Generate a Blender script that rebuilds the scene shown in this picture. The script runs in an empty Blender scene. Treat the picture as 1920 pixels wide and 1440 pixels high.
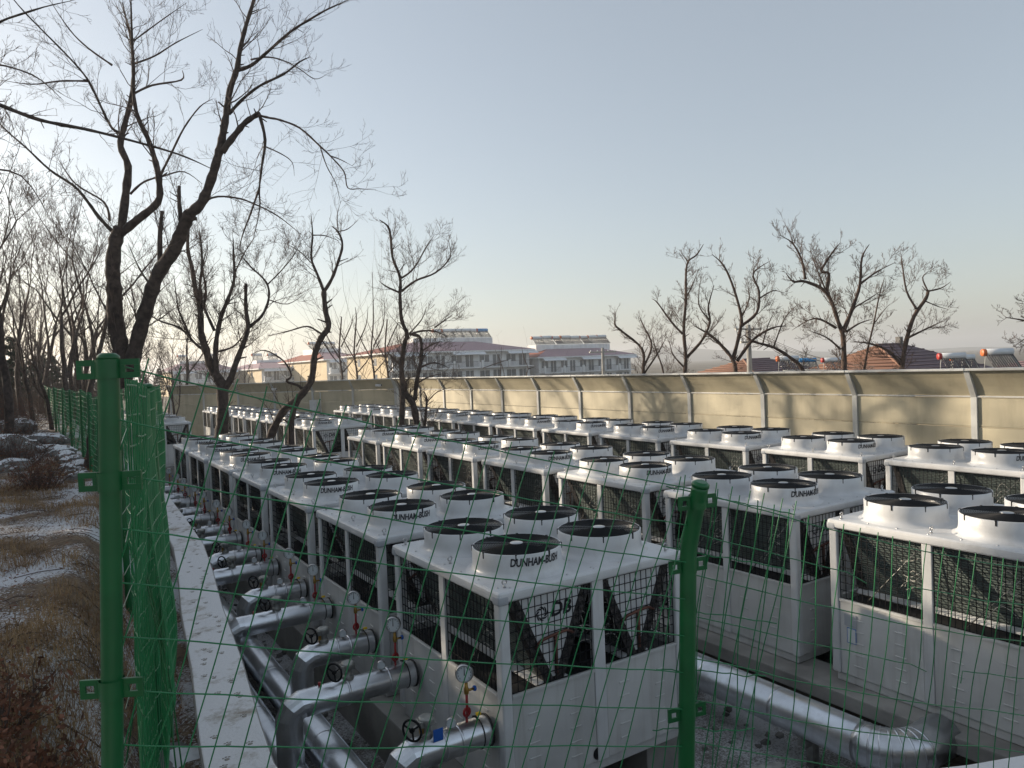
import bpy, bmesh, math, random
from mathutils import Vector, Matrix, noise as mnoise
R = math.radians
random.seed(7)
sc = bpy.context.scene
col = sc.collection

# ------------------------------------------------------------------ camera
F_PX, PITCH, ROLL, YAW, CZ = 1371.5, -0.025, 0.039, 0.571, 3.96
cam_d = bpy.data.cameras.new('camera'); cam = bpy.data.objects.new('camera', cam_d); col.objects.link(cam)
cam_d.sensor_width = 36.0; cam_d.lens = 36.0 * F_PX / 1920.0
cam_d.clip_start = 0.05; cam_d.clip_end = 20000
cam.matrix_world = (Matrix.Translation((0, 0, CZ)) @ Matrix.Rotation(-YAW, 4, 'Z') @
                    Matrix.Rotation(math.pi/2 + PITCH, 4, 'X') @ Matrix.Rotation(-ROLL, 4, 'Z'))
sc.camera = cam

# ------------------------------------------------------------------ sky, sun, exposure
SUN_AZ, SUN_EL = R(-33), R(14.5)          # azimuth measured from +Y towards +X
world = bpy.data.worlds.new('World'); sc.world = world; world.use_nodes = True
wn = world.node_tree.nodes; wl = world.node_tree.links
bgn = wn['Background']
sky = wn.new('ShaderNodeTexSky'); sky.sky_type = 'NISHITA'; sky.sun_disc = False
sky.sun_elevation = SUN_EL; sky.sun_rotation = SUN_AZ
sky.altitude = 50; sky.air_density = 1.0; sky.dust_density = 1.5; sky.ozone_density = 1.2
hsv = wn.new('ShaderNodeHueSaturation'); hsv.inputs['Saturation'].default_value = 0.70      # thin winter haze: a paler sky all over
wl.new(sky.outputs['Color'], hsv.inputs['Color'])
pale = wn.new('ShaderNodeMixRGB'); pale.inputs['Fac'].default_value = 0.30; pale.inputs['Color2'].default_value = (3.2, 3.5, 3.7, 1)
wl.new(hsv.outputs['Color'], pale.inputs['Color1'])
wl.new(pale.outputs['Color'], bgn.inputs['Color']); bgn.inputs['Strength'].default_value = 0.118
sun_d = bpy.data.lights.new('sun', 'SUN'); sun_d.energy = 5.0; sun_d.angle = R(0.6); sun_d.color = (1.0, 0.85, 0.66)
sun = bpy.data.objects.new('sun', sun_d); col.objects.link(sun)
sdir = Vector((math.sin(SUN_AZ)*math.cos(SUN_EL), math.cos(SUN_AZ)*math.cos(SUN_EL), math.sin(SUN_EL)))
sun.rotation_euler = sdir.to_track_quat('Z', 'Y').to_euler(); sun.location = (-30, 40, 40)
vs = sc.view_settings
vs.view_transform = 'Standard'; vs.look = 'None'; vs.gamma = 1.0; vs.exposure = 0.66; vs.use_curve_mapping = False
sc.cycles.max_bounces = 6; sc.cycles.diffuse_bounces = 3; sc.cycles.glossy_bounces = 3

# ------------------------------------------------------------------ helpers
def ray(px, py):
    du, dv = px-960, py-720
    u = du*math.cos(ROLL)-dv*math.sin(ROLL); v = du*math.sin(ROLL)+dv*math.cos(ROLL)
    x = u/F_PX; z2 = -v/F_PX
    y = math.cos(PITCH)-z2*math.sin(PITCH); z = math.sin(PITCH)+z2*math.cos(PITCH)
    return Vector((y*math.sin(YAW)+x*math.cos(YAW), y*math.cos(YAW)-x*math.sin(YAW), z))
def at(px, py, D):                         # a point of the place seen at that pixel, D metres ahead
    return ray(px, py)*D + Vector((0, 0, CZ))

KIDS = {}                                  # parts of each thing, for copying
class MB:
    def __init__(s): s.v = []; s.f = []; s.sm = []
    def add(s, vs_, fs, smooth=False):
        o = len(s.v); s.v.extend(vs_); s.f.extend([tuple(i+o for i in f) for f in fs]); s.sm.extend([smooth]*len(fs)); return s
    def box(s, x0, y0, z0, x1, y1, z1):
        return s.hexa([(x0,y0,z0),(x1,y0,z0),(x1,y1,z0),(x0,y1,z0),(x0,y0,z1),(x1,y0,z1),(x1,y1,z1),(x0,y1,z1)])
    def hexa(s, p):
        return s.add(p, [(3,2,1,0),(4,5,6,7),(0,1,5,4),(1,2,6,5),(2,3,7,6),(3,0,4,7)])
    def tube(s, pts, r, n=6, cap=True, smooth=True):
        pts = [Vector(p) for p in pts]; m = len(pts)
        rr = r if isinstance(r, (list, tuple)) else [r]*m
        vsx = []; ref = None
        for i, p in enumerate(pts):
            t = (pts[min(i+1, m-1)]-pts[max(i-1, 0)])
            if t.length < 1e-9: t = Vector((0, 0, 1))
            t.normalize()
            if ref is None:
                ref = Vector((1, 0, 0)) if abs(t.x) < 0.8 else Vector((0, 1, 0))
            a = ref - t*ref.dot(t)
            if a.length < 1e-6: a = t.orthogonal()
            a.normalize(); ref = a; b = t.cross(a)
            for k in range(n):
                c = 2*math.pi*k/n
                vsx.append(p + (a*math.cos(c)+b*math.sin(c))*rr[i])
        fs = [(i*n+k, i*n+(k+1) % n, (i+1)*n+(k+1) % n, (i+1)*n+k) for i in range(m-1) for k in range(n)]
        if cap and n > 2:
            fs.append(tuple(range(n-1, -1, -1))); fs.append(tuple((m-1)*n+k for k in range(n)))
        o = len(s.v); s.v.extend(vsx); s.f.extend([tuple(i+o for i in f) for f in fs])
        k2 = 2 if (cap and n > 2) else 0
        s.sm.extend([smooth]*(len(fs)-k2)+[False]*k2); return s
    def lathe(s, prof, n=24, c=(0,0,0), axis='z', smooth=True, close=False):
        vsx = []; c = Vector(c)
        for (r, h) in prof:
            for k in range(n):
                a = 2*math.pi*k/n; x, y = r*math.cos(a), r*math.sin(a)
                vsx.append(c + Vector((x, y, h) if axis == 'z' else ((h, x, y) if axis == 'x' else (y, h, x))))
        m = len(prof); fs = [(i*n+k, i*n+(k+1) % n, (i+1)*n+(k+1) % n, (i+1)*n+k) for i in range(m-1) for k in range(n)]
        s.add(vsx, fs, smooth)
        if close:
            o = len(s.v)-m*n
            s.f.append(tuple(o+k for k in range(n-1, -1, -1))); s.f.append(tuple(o+(m-1)*n+k for k in range(n))); s.sm.extend([False, False])
        return s
    def ring(s, c, Rr, r, n=24, k=4, axis='z'):
        c = Vector(c); vsx = []
        for i in range(n):
            a = 2*math.pi*i/n
            for j in range(k):
                b = 2*math.pi*j/k; q = Rr+r*math.cos(b); x, y, h = q*math.cos(a), q*math.sin(a), r*math.sin(b)
                vsx.append(c + Vector((x, y, h) if axis == 'z' else ((h, x, y) if axis == 'x' else (y, h, x))))
        fs = [(i*k+j, ((i+1) % n)*k+j, ((i+1) % n)*k+(j+1) % k, i*k+(j+1) % k) for i in range(n) for j in range(k)]
        return s.add(vsx, fs, True)
    def mesh(s, name, bevel=0, segs=2):
        me = bpy.data.meshes.new(name); me.from_pydata([tuple(v) for v in s.v], [], s.f)
        me.polygons.foreach_set('use_smooth', s.sm)
        bm = bmesh.new(); bm.from_mesh(me)
        bmesh.ops.recalc_face_normals(bm, faces=bm.faces)
        if bevel:
            es = [e for e in bm.edges if len(e.link_faces) == 2 and e.calc_face_angle(0) > 0.5]
            bmesh.ops.bevel(bm, geom=es, offset=bevel, segments=segs, affect='EDGES', profile=0.6, clamp_overlap=True)
        bm.to_mesh(me); bm.free(); return me
    def build(s, name, mat, parent=None, bevel=0, loc=None, segs=2, **kw):
        return mk(name, s.mesh(name, bevel, segs), mat, parent, loc, **kw)

def mk(name, me, mat, parent=None, loc=None, label=None, cat=None, group=None, kind=None, rot=None):
    if mat is not None and not me.materials: me.materials.append(mat)
    o = bpy.data.objects.new(name, me); col.objects.link(o)
    if parent is not None: o.parent = parent; KIDS.setdefault(parent.name, []).append(o)
    if loc is not None: o.location = loc
    if rot is not None: o.rotation_euler = rot
    return tag(o, label, cat, group, kind)
def tag(o, label=None, cat=None, group=None, kind=None):
    if label: o['label'] = label
    if cat: o['category'] = cat
    if group: o['group'] = group
    if kind: o['kind'] = kind
    return o
def empty(name, loc=(0,0,0), label=None, cat=None, group=None, rot=None):
    o = bpy.data.objects.new(name, None); col.objects.link(o); o.location = loc; o.empty_display_size = 0.1
    if rot is not None: o.rotation_euler = rot
    return tag(o, label, cat, group)
def copy_tree(o, parent=None):
    c = o.copy(); col.objects.link(c)
    if parent is not None: c.parent = parent
    for ch in KIDS.get(o.name, []): copy_tree(ch, c)
    return c

# ------------------------------------------------------------------ materials
def mat(name, c, rough=0.6, metal=0.0, var=0.0, scale=5.0, bump=0.0, bscale=None, c2=None, detail=5, spec=None, coord='Object'):
    m = bpy.data.materials.new(name); m.use_nodes = True
    nt = m.node_tree; n = nt.nodes; l = nt.links; b = n['Principled BSDF']
    b.inputs['Base Color'].default_value = (*c, 1); b.inputs['Roughness'].default_value = rough; b.inputs['Metallic'].default_value = metal
    if spec is not None: b.inputs['Specular IOR Level'].default_value = spec
    tc = n.new('ShaderNodeTexCoord')
    if var > 0 or c2:
        nz = n.new('ShaderNodeTexNoise'); nz.inputs['Scale'].default_value = scale; nz.inputs['Detail'].default_value = detail
        l.new(tc.outputs[coord], nz.inputs['Vector'])
        rp = n.new('ShaderNodeValToRGB'); l.new(nz.outputs['Fac'], rp.inputs['Fac'])
        d = c2 if c2 else tuple(x*(1-var) for x in c); e = c if c2 else tuple(min(1, x*(1+var*0.4)) for x in c)
        rp.color_ramp.elements[0].color = (*d, 1); rp.color_ramp.elements[1].color = (*e, 1)
        rp.color_ramp.elements[0].position = 0.36; rp.color_ramp.elements[1].position = 0.64
        l.new(rp.outputs['Color'], b.inputs['Base Color'])
    if bump > 0:
        nb = n.new('ShaderNodeTexNoise'); nb.inputs['Scale'].default_value = bscale or scale*4; nb.inputs['Detail'].default_value = 4
        l.new(tc.outputs[coord], nb.inputs['Vector'])
        bp = n.new('ShaderNodeBump'); bp.inputs['Strength'].default_value = bump; bp.inputs['Distance'].default_value = 0.02
        l.new(nb.outputs['Fac'], bp.inputs['Height']); l.new(bp.outputs['Normal'], b.inputs['Normal'])
    return m
def wave_mat(name, c, c2, axis, scale, rough=0.6, bump=0.3, metal=0.0):
    m = mat(name, c, rough, metal); nt = m.node_tree; n = nt.nodes; l = nt.links; b = n['Principled BSDF']
    tc = n.new('ShaderNodeTexCoord'); w = n.new('ShaderNodeTexWave'); w.bands_direction = axis
    w.inputs['Scale'].default_value = scale; w.inputs['Distortion'].default_value = 0.118
    l.new(tc.outputs['Object'], w.inputs['Vector'])
    nz = n.new('ShaderNodeTexNoise'); nz.inputs['Scale'].default_value = 3; l.new(tc.outputs['Object'], nz.inputs['Vector'])
    ad = n.new('ShaderNodeMath'); ad.operation = 'MULTIPLY'; l.new(w.outputs['Fac'], ad.inputs[0]); l.new(nz.outputs['Fac'], ad.inputs[1])
    rp = n.new('ShaderNodeValToRGB'); rp.color_ramp.elements[0].color = (*c, 1); rp.color_ramp.elements[1].color = (*c2, 1)
    rp.color_ramp.elements[1].position = 0.7
    l.new(ad.outputs[0], rp.inputs['Fac']); l.new(rp.outputs['Color'], b.inputs['Base Color'])
    bp = n.new('ShaderNodeBump'); bp.inputs['Strength'].default_value = bump; bp.inputs['Distance'].default_value = 0.01
    l.new(w.outputs['Fac'], bp.inputs['Height']); l.new(bp.outputs['Normal'], b.inputs['Normal'])
    return m
M = {}
M['white'] = mat('white_paint', (0.60, 0.61, 0.62), 0.36, 0, 0.10, 2.5, 0.04, 60)
M['panel'] = mat('cabinet_paint', (0.57, 0.575, 0.565), 0.42, 0, 0.16, 1.6, 0.05, 40)
M['post'] = mat('post_paint', (0.60, 0.61, 0.615), 0.36, 0, 0.12, 3.0)
M['capgrey'] = mat('corner_plastic', (0.36, 0.38, 0.41), 0.4)
M['black'] = mat('black_paint', (0.008, 0.009, 0.011), 0.55, spec=0.2)
M['dark'] = mat('dark_interior', (0.02, 0.02, 0.022), 0.8)
M['coil'] = wave_mat('coil_fins', (0.075, 0.10, 0.095), (0.20, 0.235, 0.22), 'Z', 11, 0.5, 0.5, 0.2)
M['coilend'] = mat('coil_header_edge', (0.06, 0.055, 0.055), 0.55, 0.4, 0.6, 22, 0.8, 30)
M['plate'] = mat('end_plate_zinc', (0.66, 0.67, 0.68), 0.45, 0.0, 0.12, 3)
M['copper'] = mat('oxidised_copper', (0.13, 0.055, 0.04), 0.5, 0.6, 0.3, 8)
M['letter'] = mat('lettering_ink', (0.008, 0.009, 0.016), 0.5)
M['alu'] = mat('aluminium_jacket', (0.76, 0.785, 0.82), 0.30, 1.0, 0.15, 3.0, 0.12, 6)
M['iron'] = mat('valve_casting', (0.33, 0.33, 0.31), 0.5, 0.6, 0.3, 12)
M['brass'] = mat('brass', (0.40, 0.24, 0.06), 0.4, 0.8, 0.2, 12)
M['red'] = mat('red_siphon', (0.28, 0.012, 0.014), 0.4)
M['blue'] = mat('blue_handle', (0.012, 0.10, 0.42), 0.4)
M['yellow'] = mat('yellow_tag', (0.75, 0.52, 0.02), 0.5)
M['dial'] = mat('dial_face', (0.62, 0.66, 0.68), 0.25)
M['steel'] = mat('brushed_steel', (0.5, 0.5, 0.5), 0.3, 1.0)
M['rubber'] = mat('black_rubber', (0.015, 0.015, 0.015), 0.6)
M['green'] = mat('green_pvc', (0.003, 0.105, 0.028), 0.34, 0, 0.18, 6)
M['gwire'] = mat('green_wire', (0.008, 0.17, 0.055), 0.36, 0, 0.15, 6)
M['tube'] = mat('white_capillary', (0.62, 0.6, 0.55), 0.45)
M['conc'] = mat('concrete', (0.30, 0.29, 0.27), 0.9, 0, 0.35, 1.4, 0.3, 14)
M['barrier'] = mat('barrier_panel', (0.47, 0.42, 0.30), 0.62, 0, 0.16, 0.9, 0.08, 60)
M['bpost'] = mat('barrier_post', (0.52, 0.53, 0.52), 0.5, 0.0, 0.2, 1.5)
M['bark'] = mat('bark', (0.060, 0.043, 0.036), 0.95, 0, 0.5, 9, 0.9, 26)
M['bark2'] = mat('bark_reddish', (0.085, 0.055, 0.042), 0.95, 0, 0.4, 9, 0.8, 30)
M['twig'] = mat('twig_bark', (0.082, 0.055, 0.044), 0.9)
M['cream'] = mat('cream_render', (0.52, 0.43, 0.29), 0.85, 0, 0.10, 0.6)
M['bwall'] = mat('white_render', (0.78, 0.79, 0.80), 0.85, 0, 0.12, 0.5)
M['glass'] = mat('window_glass', (0.10, 0.12, 0.14), 0.08)
M['rail'] = mat('balcony_rail', (0.06, 0.065, 0.075), 0.5)
M['purple'] = wave_mat('purple_roof_tiles', (0.23, 0.145, 0.17), (0.42, 0.29, 0.33), 'Z', 2.2, 0.75, 0.5)
M['redroof'] = wave_mat('red_roof_tiles', (0.20, 0.055, 0.035), (0.34, 0.10, 0.06), 'Z', 2.6, 0.75, 0.5)
M['orangeroof'] = wave_mat('orange_roof_tiles', (0.17, 0.085, 0.055), (0.27, 0.14, 0.09), 'Z', 3.2, 0.8, 0.6)
M['maroon'] = wave_mat('maroon_house_tiles', (0.10, 0.065, 0.075), (0.19, 0.135, 0.15), 'Z', 3.0, 0.8, 0.5)
M['tank'] = mat('tank_white', (0.62, 0.65, 0.68), 0.35, 0.1)
M['orange'] = mat('tank_end_orange', (0.55, 0.14, 0.04), 0.45)
M['tankred'] = mat('tank_end_red', (0.35, 0.03, 0.025), 0.45)
M['tankblue'] = mat('tank_blue', (0.03, 0.22, 0.50), 0.4)
M['tubes'] = mat('vacuum_tubes', (0.05, 0.045, 0.05), 0.2)
M['stone'] = mat('grey_stone', (0.24, 0.235, 0.225), 0.9, 0, 0.5, 3, 0.6, 9, c2=(0.10, 0.095, 0.09))
M['straw'] = mat('dry_straw', (0.36, 0.235, 0.115), 0.9, 0, 0.5, 3, c2=(0.17, 0.10, 0.05), coord='Object')
M['deadleaf'] = mat('dead_leaf', (0.16, 0.06, 0.03), 0.85, 0, 0.5, 6)
M['pine'] = mat('pine_needles', (0.022, 0.035, 0.018), 0.85, 0, 0.5, 3)
M['hill'] = mat('far_hill', (0.10, 0.105, 0.085), 1.0, 0, 0.3, 0.01)
M['wire'] = mat('power_cable', (0.03, 0.03, 0.03), 0.6)
def snow_mat():
    m = mat('trodden_snow', (0.66, 0.67, 0.69), 0.75); nt = m.node_tree; n = nt.nodes; l = nt.links; b = n['Principled BSDF']
    tc = n.new('ShaderNodeTexCoord')
    a = n.new('ShaderNodeTexNoise'); a.inputs['Scale'].default_value = 2.6; a.inputs['Detail'].default_value = 8; a.inputs['Roughness'].default_value = 0.72
    l.new(tc.outputs['Object'], a.inputs['Vector'])
    r = n.new('ShaderNodeValToRGB'); e = r.color_ramp.elements
    e[0].position = 0.34; e[0].color = (0.27, 0.235, 0.19, 1); e[1].position = 0.47; e[1].color = (0.60, 0.60, 0.61, 1)
    l.new(a.outputs['Fac'], r.inputs['Fac']); l.new(r.outputs['Color'], b.inputs['Base Color'])
    bp = n.new('ShaderNodeBump'); bp.inputs['Strength'].default_value = 0.5; bp.inputs['Distance'].default_value = 0.01
    a2 = n.new('ShaderNodeTexNoise'); a2.inputs['Scale'].default_value = 38; a2.inputs['Detail'].default_value = 5; l.new(tc.outputs['Object'], a2.inputs['Vector'])
    l.new(a2.outputs['Fac'], bp.inputs['Height']); l.new(bp.outputs['Normal'], b.inputs['Normal'])
    return m
def weather(m, amt=0.22, sx=9.0, sz=0.7, tint=0.10, dirt=(0.20, 0.17, 0.13)):
    nt = m.node_tree; n = nt.nodes; l = nt.links; b = n['Principled BSDF']; lk = b.inputs['Base Color'].links
    src = lk[0].from_socket if lk else None
    tc = n.new('ShaderNodeTexCoord'); mp = n.new('ShaderNodeMapping'); mp.inputs['Scale'].default_value = (sx, sx, sz); l.new(tc.outputs['Object'], mp.inputs['Vector'])
    oi = n.new('ShaderNodeObjectInfo'); ad = n.new('ShaderNodeVectorMath'); ad.operation = 'ADD'; l.new(mp.outputs['Vector'], ad.inputs[0]); l.new(oi.outputs['Location'], ad.inputs[1])
    nz = n.new('ShaderNodeTexNoise'); nz.inputs['Scale'].default_value = 1.0; nz.inputs['Detail'].default_value = 7; nz.inputs['Roughness'].default_value = 0.65; l.new(ad.outputs[0], nz.inputs['Vector'])
    rp = n.new('ShaderNodeValToRGB'); rp.color_ramp.elements[0].position = 0.50; rp.color_ramp.elements[1].position = 0.72; rp.color_ramp.elements[1].color = (amt, amt, amt, 1)
    l.new(nz.outputs['Fac'], rp.inputs['Fac'])
    mx = n.new('ShaderNodeMixRGB'); mx.inputs['Color2'].default_value = (*dirt, 1); l.new(rp.outputs['Color'], mx.inputs['Fac'])
    if src: l.new(src, mx.inputs['Color1'])
    else: mx.inputs['Color1'].default_value = b.inputs['Base Color'].default_value
    hs = n.new('ShaderNodeHueSaturation'); mr = n.new('ShaderNodeMapRange'); mr.inputs['To Min'].default_value = 1-tint; mr.inputs['To Max'].default_value = 1+tint*.4
    l.new(oi.outputs['Random'], mr.inputs['Value']); l.new(mr.outputs['Result'], hs.inputs['Value']); l.new(mx.outputs['Color'], hs.inputs['Color']); l.new(hs.outputs['Color'], b.inputs['Base Color'])
weather(M['panel'], 0.30); weather(M['white'], 0.22, 5, 2.5, 0.06); weather(M['post'], 0.25, 14, 1.0, 0.06)
weather(M['barrier'], 0.38, 2.5, 0.35, 0.12, (0.22, 0.19, 0.13)); weather(M['bpost'], 0.35, 10, 0.6, 0.1); weather(M['green'], 0.35, 30, 4, 0.05, (0.012, 0.07, 0.028)); weather(M['bwall'], 0.3, 1.5, .2, 0.06)
weather(M['alu'], 0.35, 6, 6, 0.10, (0.42, 0.42, 0.41))
M['snow'] = snow_mat()
M['cleansnow'] = mat('snow', (0.74, 0.76, 0.79), 0.7, 0, 0.12, 9, 0.5, 40)
def ground_mat(name, soil1, soil2, snow, lo, hi, sc_):
    m = mat(name, soil1, 0.95); nt = m.node_tree; n = nt.nodes; l = nt.links; b = n['Principled BSDF']
    tc = n.new('ShaderNodeTexCoord')
    def nz(s_, d=6, ro=0.6):
        x = n.new('ShaderNodeTexNoise'); x.inputs['Scale'].default_value = s_; x.inputs['Detail'].default_value = d; x.inputs['Roughness'].default_value = ro
        l.new(tc.outputs['Object'], x.inputs['Vector']); return x
    a, c, d = nz(9, 8, 0.7), nz(sc_, 3, 0.5), nz(42, 6, 0.75)
    r1 = n.new('ShaderNodeValToRGB'); r1.color_ramp.elements[0].color = (*soil1, 1); r1.color_ramp.elements[1].color = (*soil2, 1)
    r1.color_ramp.elements[0].position = 0.35; r1.color_ramp.elements[1].position = 0.65
    l.new(a.outputs['Fac'], r1.inputs['Fac'])
    mx = n.new('ShaderNodeMath'); mx.operation = 'MULTIPLY_ADD'; mx.inputs[1].default_value = 0.55; l.new(d.outputs['Fac'], mx.inputs[0])
    m2 = n.new('ShaderNodeMath'); m2.operation = 'MULTIPLY'; m2.inputs[1].default_value = 0.6; l.new(c.outputs['Fac'], m2.inputs[0]); l.new(m2.outputs[0], mx.inputs[2])
    r2 = n.new('ShaderNodeValToRGB'); r2.color_ramp.elements[0].position = lo; r2.color_ramp.elements[1].position = hi
    l.new(mx.outputs[0], r2.inputs['Fac'])
    mix = n.new('ShaderNodeMixRGB'); l.new(r2.outputs['Color'], mix.inputs['Fac']); l.new(r1.outputs['Color'], mix.inputs['Color1']); mix.inputs['Color2'].default_value = (*snow, 1)
    l.new(mix.outputs['Color'], b.inputs['Base Color'])
    bp = n.new('ShaderNodeBump'); bp.inputs['Strength'].default_value = 0.8; bp.inputs['Distance'].default_value = 0.03
    l.new(d.outputs['Fac'], bp.inputs['Height']); l.new(bp.outputs['Normal'], b.inputs['Normal'])
    return m
M['slope'] = ground_mat('leaf_litter_with_snow', (0.075, 0.05, 0.034), (0.24, 0.165, 0.10), (0.64, 0.65, 0.68), 0.555, 0.61, 0.9)
M['field'] = mat('winter_field', (0.13, 0.11, 0.075), 0.95, 0, 0.4, 0.05, c2=(0.07, 0.06, 0.045))
M['soil'] = mat('trench_soil', (0.075, 0.06, 0.045), 0.95, 0, 0.5, 3, 0.6, 12)
M['yard'] = ground_mat('yard_concrete_with_snow', (0.12, 0.11, 0.10), (0.24, 0.23, 0.21), (0.58, 0.59, 0.61), 0.54, 0.63, 0.7)

# ------------------------------------------------------------------ ground: the yard, the bank with its retaining wall
YZ = -0.35                                 # yard level
PATH = [(9.5,-0.1),(5.8,1.05),(4.05,1.72),(3.1,2.18),(2.0,2.75),(1.1,3.3),(0.76,3.9),(0.72,4.4),(0.78,5.0),(0.93,6.2),(1.09,7.8),(1.28,9.3),(1.44,10.8),(1.55,13.0),(1.65,15.6),(1.74,20),(1.85,26),(2.1,40),(2.3,130)]
def t_edge(s):
    if s <= PATH[0][1]: return PATH[0][0]
    for (t0, s0), (t1, s1) in zip(PATH, PATH[1:]):
        if s0 <= s <= s1: return t0+(t1-t0)*(s-s0)/(s1-s0)
    return PATH[-1][0]
def sst(a, b, x):
    x = max(0, min(1, (x-a)/(b-a))); return x*x*(3-2*x)
def gz(t, s):
    d = t_edge(s)-t
    w = sst(0.5, 1.5, t)*sst(5.0, 4.0, s) if s < 5 else 0.0
    z = 1.42 + 0.80*((1-w)*sst(0.25, 1.0, d) + w*sst(0.9, 4.5, d))
    z += 0.055*mnoise.noise((t*0.9, s*0.9, 3.1))*sst(0.2, 1, d) + 0.04*mnoise.noise((t*3, s*3, 1.0))
    z += 0.25*sst(8, 30, s)*sst(1.2, 3.5, d)
    z -= 0.16*math.exp(-((d-0.34)/0.12)**2)*sst(4, 6, s)
    if t < -5: z += min(5.5, 0.30*(-t-5))  # unseen rise of the bank, added to help shade the near chillers
    return z
MB().box(-2500, -2500, YZ-.3, 2500, 2500, YZ-.004).build('ground', M['field'], kind='structure')
MB().box(0.8, -6, YZ-.1, 17.5, 52, YZ).build('yard', M['yard'], kind='structure')
ss = [-30, -20, -12, -8, -5, -3, -2, -1, -0.5] + [-0.1+0.12*i for i in range(180)] + [22+0.5*i for i in range(20)] + [32+2*i for i in range(12)] + [58, 66, 76, 90, 110, 130]
ds = [0, 0.12] + [0.2+0.05*i for i in range(20)] + [1.25+0.12*i for i in range(26)] + [4.6, 5.2, 6, 7, 8, 10, 12, 15, 18, 22, 28, 36, 50, 70]
vv = []; ff = []
for s in ss:
    te = t_edge(s)
    for d in ds: vv.append((te-d, s, gz(te-d, s)))
nd = len(ds)
for i in range(len(ss)-1):
    for j in range(nd-1): ff.append((i*nd+j, i*nd+j+1, (i+1)*nd+j+1, (i+1)*nd+j))
mb = MB(); mb.add(vv, ff, True); mb.build('bank', M['slope'], kind='structure')

def offset_path(pth, d):
    out = []
    for i, p in enumerate(pth):
        a = Vector(pth[max(i-1, 0)]); b = Vector(pth[min(i+1, len(pth)-1)]); t = (b-a).normalized()
        out.append((p[0]+t.y*d, p[1]-t.x*d))
    return out
def wall_strip(pth, d0, d1, z0, z1):
    a, b = offset_path(pth, d0), offset_path(pth, d1); v = []; f = []
    for (x, y), (u, w) in zip(a, b): v += [(x, y, z0), (u, w, z0), (u, w, z1), (x, y, z1)]
    for i in range(len(pth)-1):
        for k in range(4): f.append((i*4+k, i*4+(k+1) % 4, (i+1)*4+(k+1) % 4, (i+1)*4+k))
    f += [(3,2,1,0), tuple(len(v)-4+k for k in range(4))]
    m_ = MB(); m_.add(v, f); return m_
fine = []
for (a, b) in zip(PATH[:-2], PATH[1:-1]):
    k = max(1, int((Vector(b)-Vector(a)).length/0.5))
    for i in range(k): fine.append((a[0]+(b[0]-a[0])*i/k, a[1]+(b[1]-a[1])*i/k))
fine.append(PATH[-2])
rw = empty('retaining_wall', (1.0, 5, YZ), 'grey concrete retaining wall with snowy coping curving along the bank', 'wall')
def rel(m_, o): m_.v = [Vector(v)-o.location for v in m_.v]; return m_
rel(wall_strip(fine, -0.02, 0.32, YZ, 1.60), rw).build('wall_body', M['conc'], rw)
rel(wall_strip(fine, -0.05, 0.34, 1.60, 1.66), rw).build('coping', M['conc'], rw, bevel=0.01)
sn = wall_strip(fine, -0.04, 0.328, 1.655, 1.676)
rel(sn, rw).build('snow_cover', M['snow'], rw, bevel=0.008)
pr = MB(); rng = random.Random(3)
for i in range(120):
    s = 4.4+i*0.10+rng.uniform(-.04, .04); te = t_edge(s); tx = te+rng.choice((.06, .10, .20, .24))+rng.uniform(-.02, .02)
    if rng.random() < 0.3: continue
    for (dx, dy, r) in ((0, 0, .016), (-.017, .024, .008), (0, .031, .008), (.017, .024, .008)):
        pr.lathe([(r, 0), (r*0.6, 0.0015)], 8, (tx+dx, s+dy, 1.6765), close=True)
rel(pr, rw).build('paw_prints', mat('trodden_print', (0.26, 0.24, 0.21), 0.9), rw, kind='stuff')

# ------------------------------------------------------------------ noise barriers
def barrier(name, A, B, nb, label, spacing_end=True):
    A = Vector((*A, YZ)); B = Vector((*B, YZ)); L = (B-A).length; ang = math.atan2(B.y-A.y, B.x-A.x)
    root = empty(name, A, label, 'noise barrier', rot=(0, 0, ang))
    # local: x along, y = outward (left of travel is the yard side -> inward lean is +y)
    w = L/nb; hp = (2.95-YZ-0.25)/5
    post = MB(); post.box(-.06, -.10, 0, .06, .06, 2.95-YZ)
    p2 = [(-.055, -.10, 3.3), (.055, -.10, 3.3), (.055, .055, 3.3), (-.055, .055, 3.3), (-.055, .20, 3.86), (.055, .20, 3.86), (.055, .35, 3.85), (-.055, .35, 3.85)]
    post.hexa(p2); pm = post.mesh('post', 0.006)
    pan = MB(); pan.box(.062, -.06, 0, w-.062, .01, hp-.012); pan.box(.062, .01, 0.02, w-.062, .018, 0.05)
    pm2 = pan.mesh('panel', 0.006)
    up = MB(); seg = [(0.0, 3.335), (.10, 3.52), (.21, 3.70), (.32, 3.845)]
    for (y0, z0), (y1, z1) in zip(seg, seg[1:]):
        up.hexa([(.06, y0-.05, z0), (w-.06, y0-.05, z0), (w-.06, y0, z0), (.06, y0, z0), (.06, y1-.05, z1), (w-.06, y1-.05, z1), (w-.06, y1, z1), (.06, y1, z1)])
    um = up.mesh('leaning_panel')
    rail = MB(); rail.box(.064, .012, 3.30, w-.064, .05, 3.332); rm = rail.mesh('rail', .006)
    cap = MB(); cap.box(.01, .20, 3.852, w-.01, .42, 3.90); cm = cap.mesh('cap_rail', .008)
    ft = MB(); ft.box(0.064, -.12, 0, w-.064, .08, .245); fm = ft.mesh('footing')
    for i in range(nb+1): mk('post', pm, M['bpost'], root, (i*w, 0, 0))
    for i in range(nb):
        x = i*w
        mk('footing', fm, M['conc'], root, (x, 0, 0))
        for k in range(5): mk('panel', pm2, M['barrier'], root, (x, 0, .25+k*hp))
        mk('leaning_panel', um, M['barrier'], root, (x, 0, 0)); mk('rail', rm, M['bpost'], root, (x, 0, 0)); mk('cap_rail', cm, M['bpost'], root, (x, 0, 0))
    return root
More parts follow.
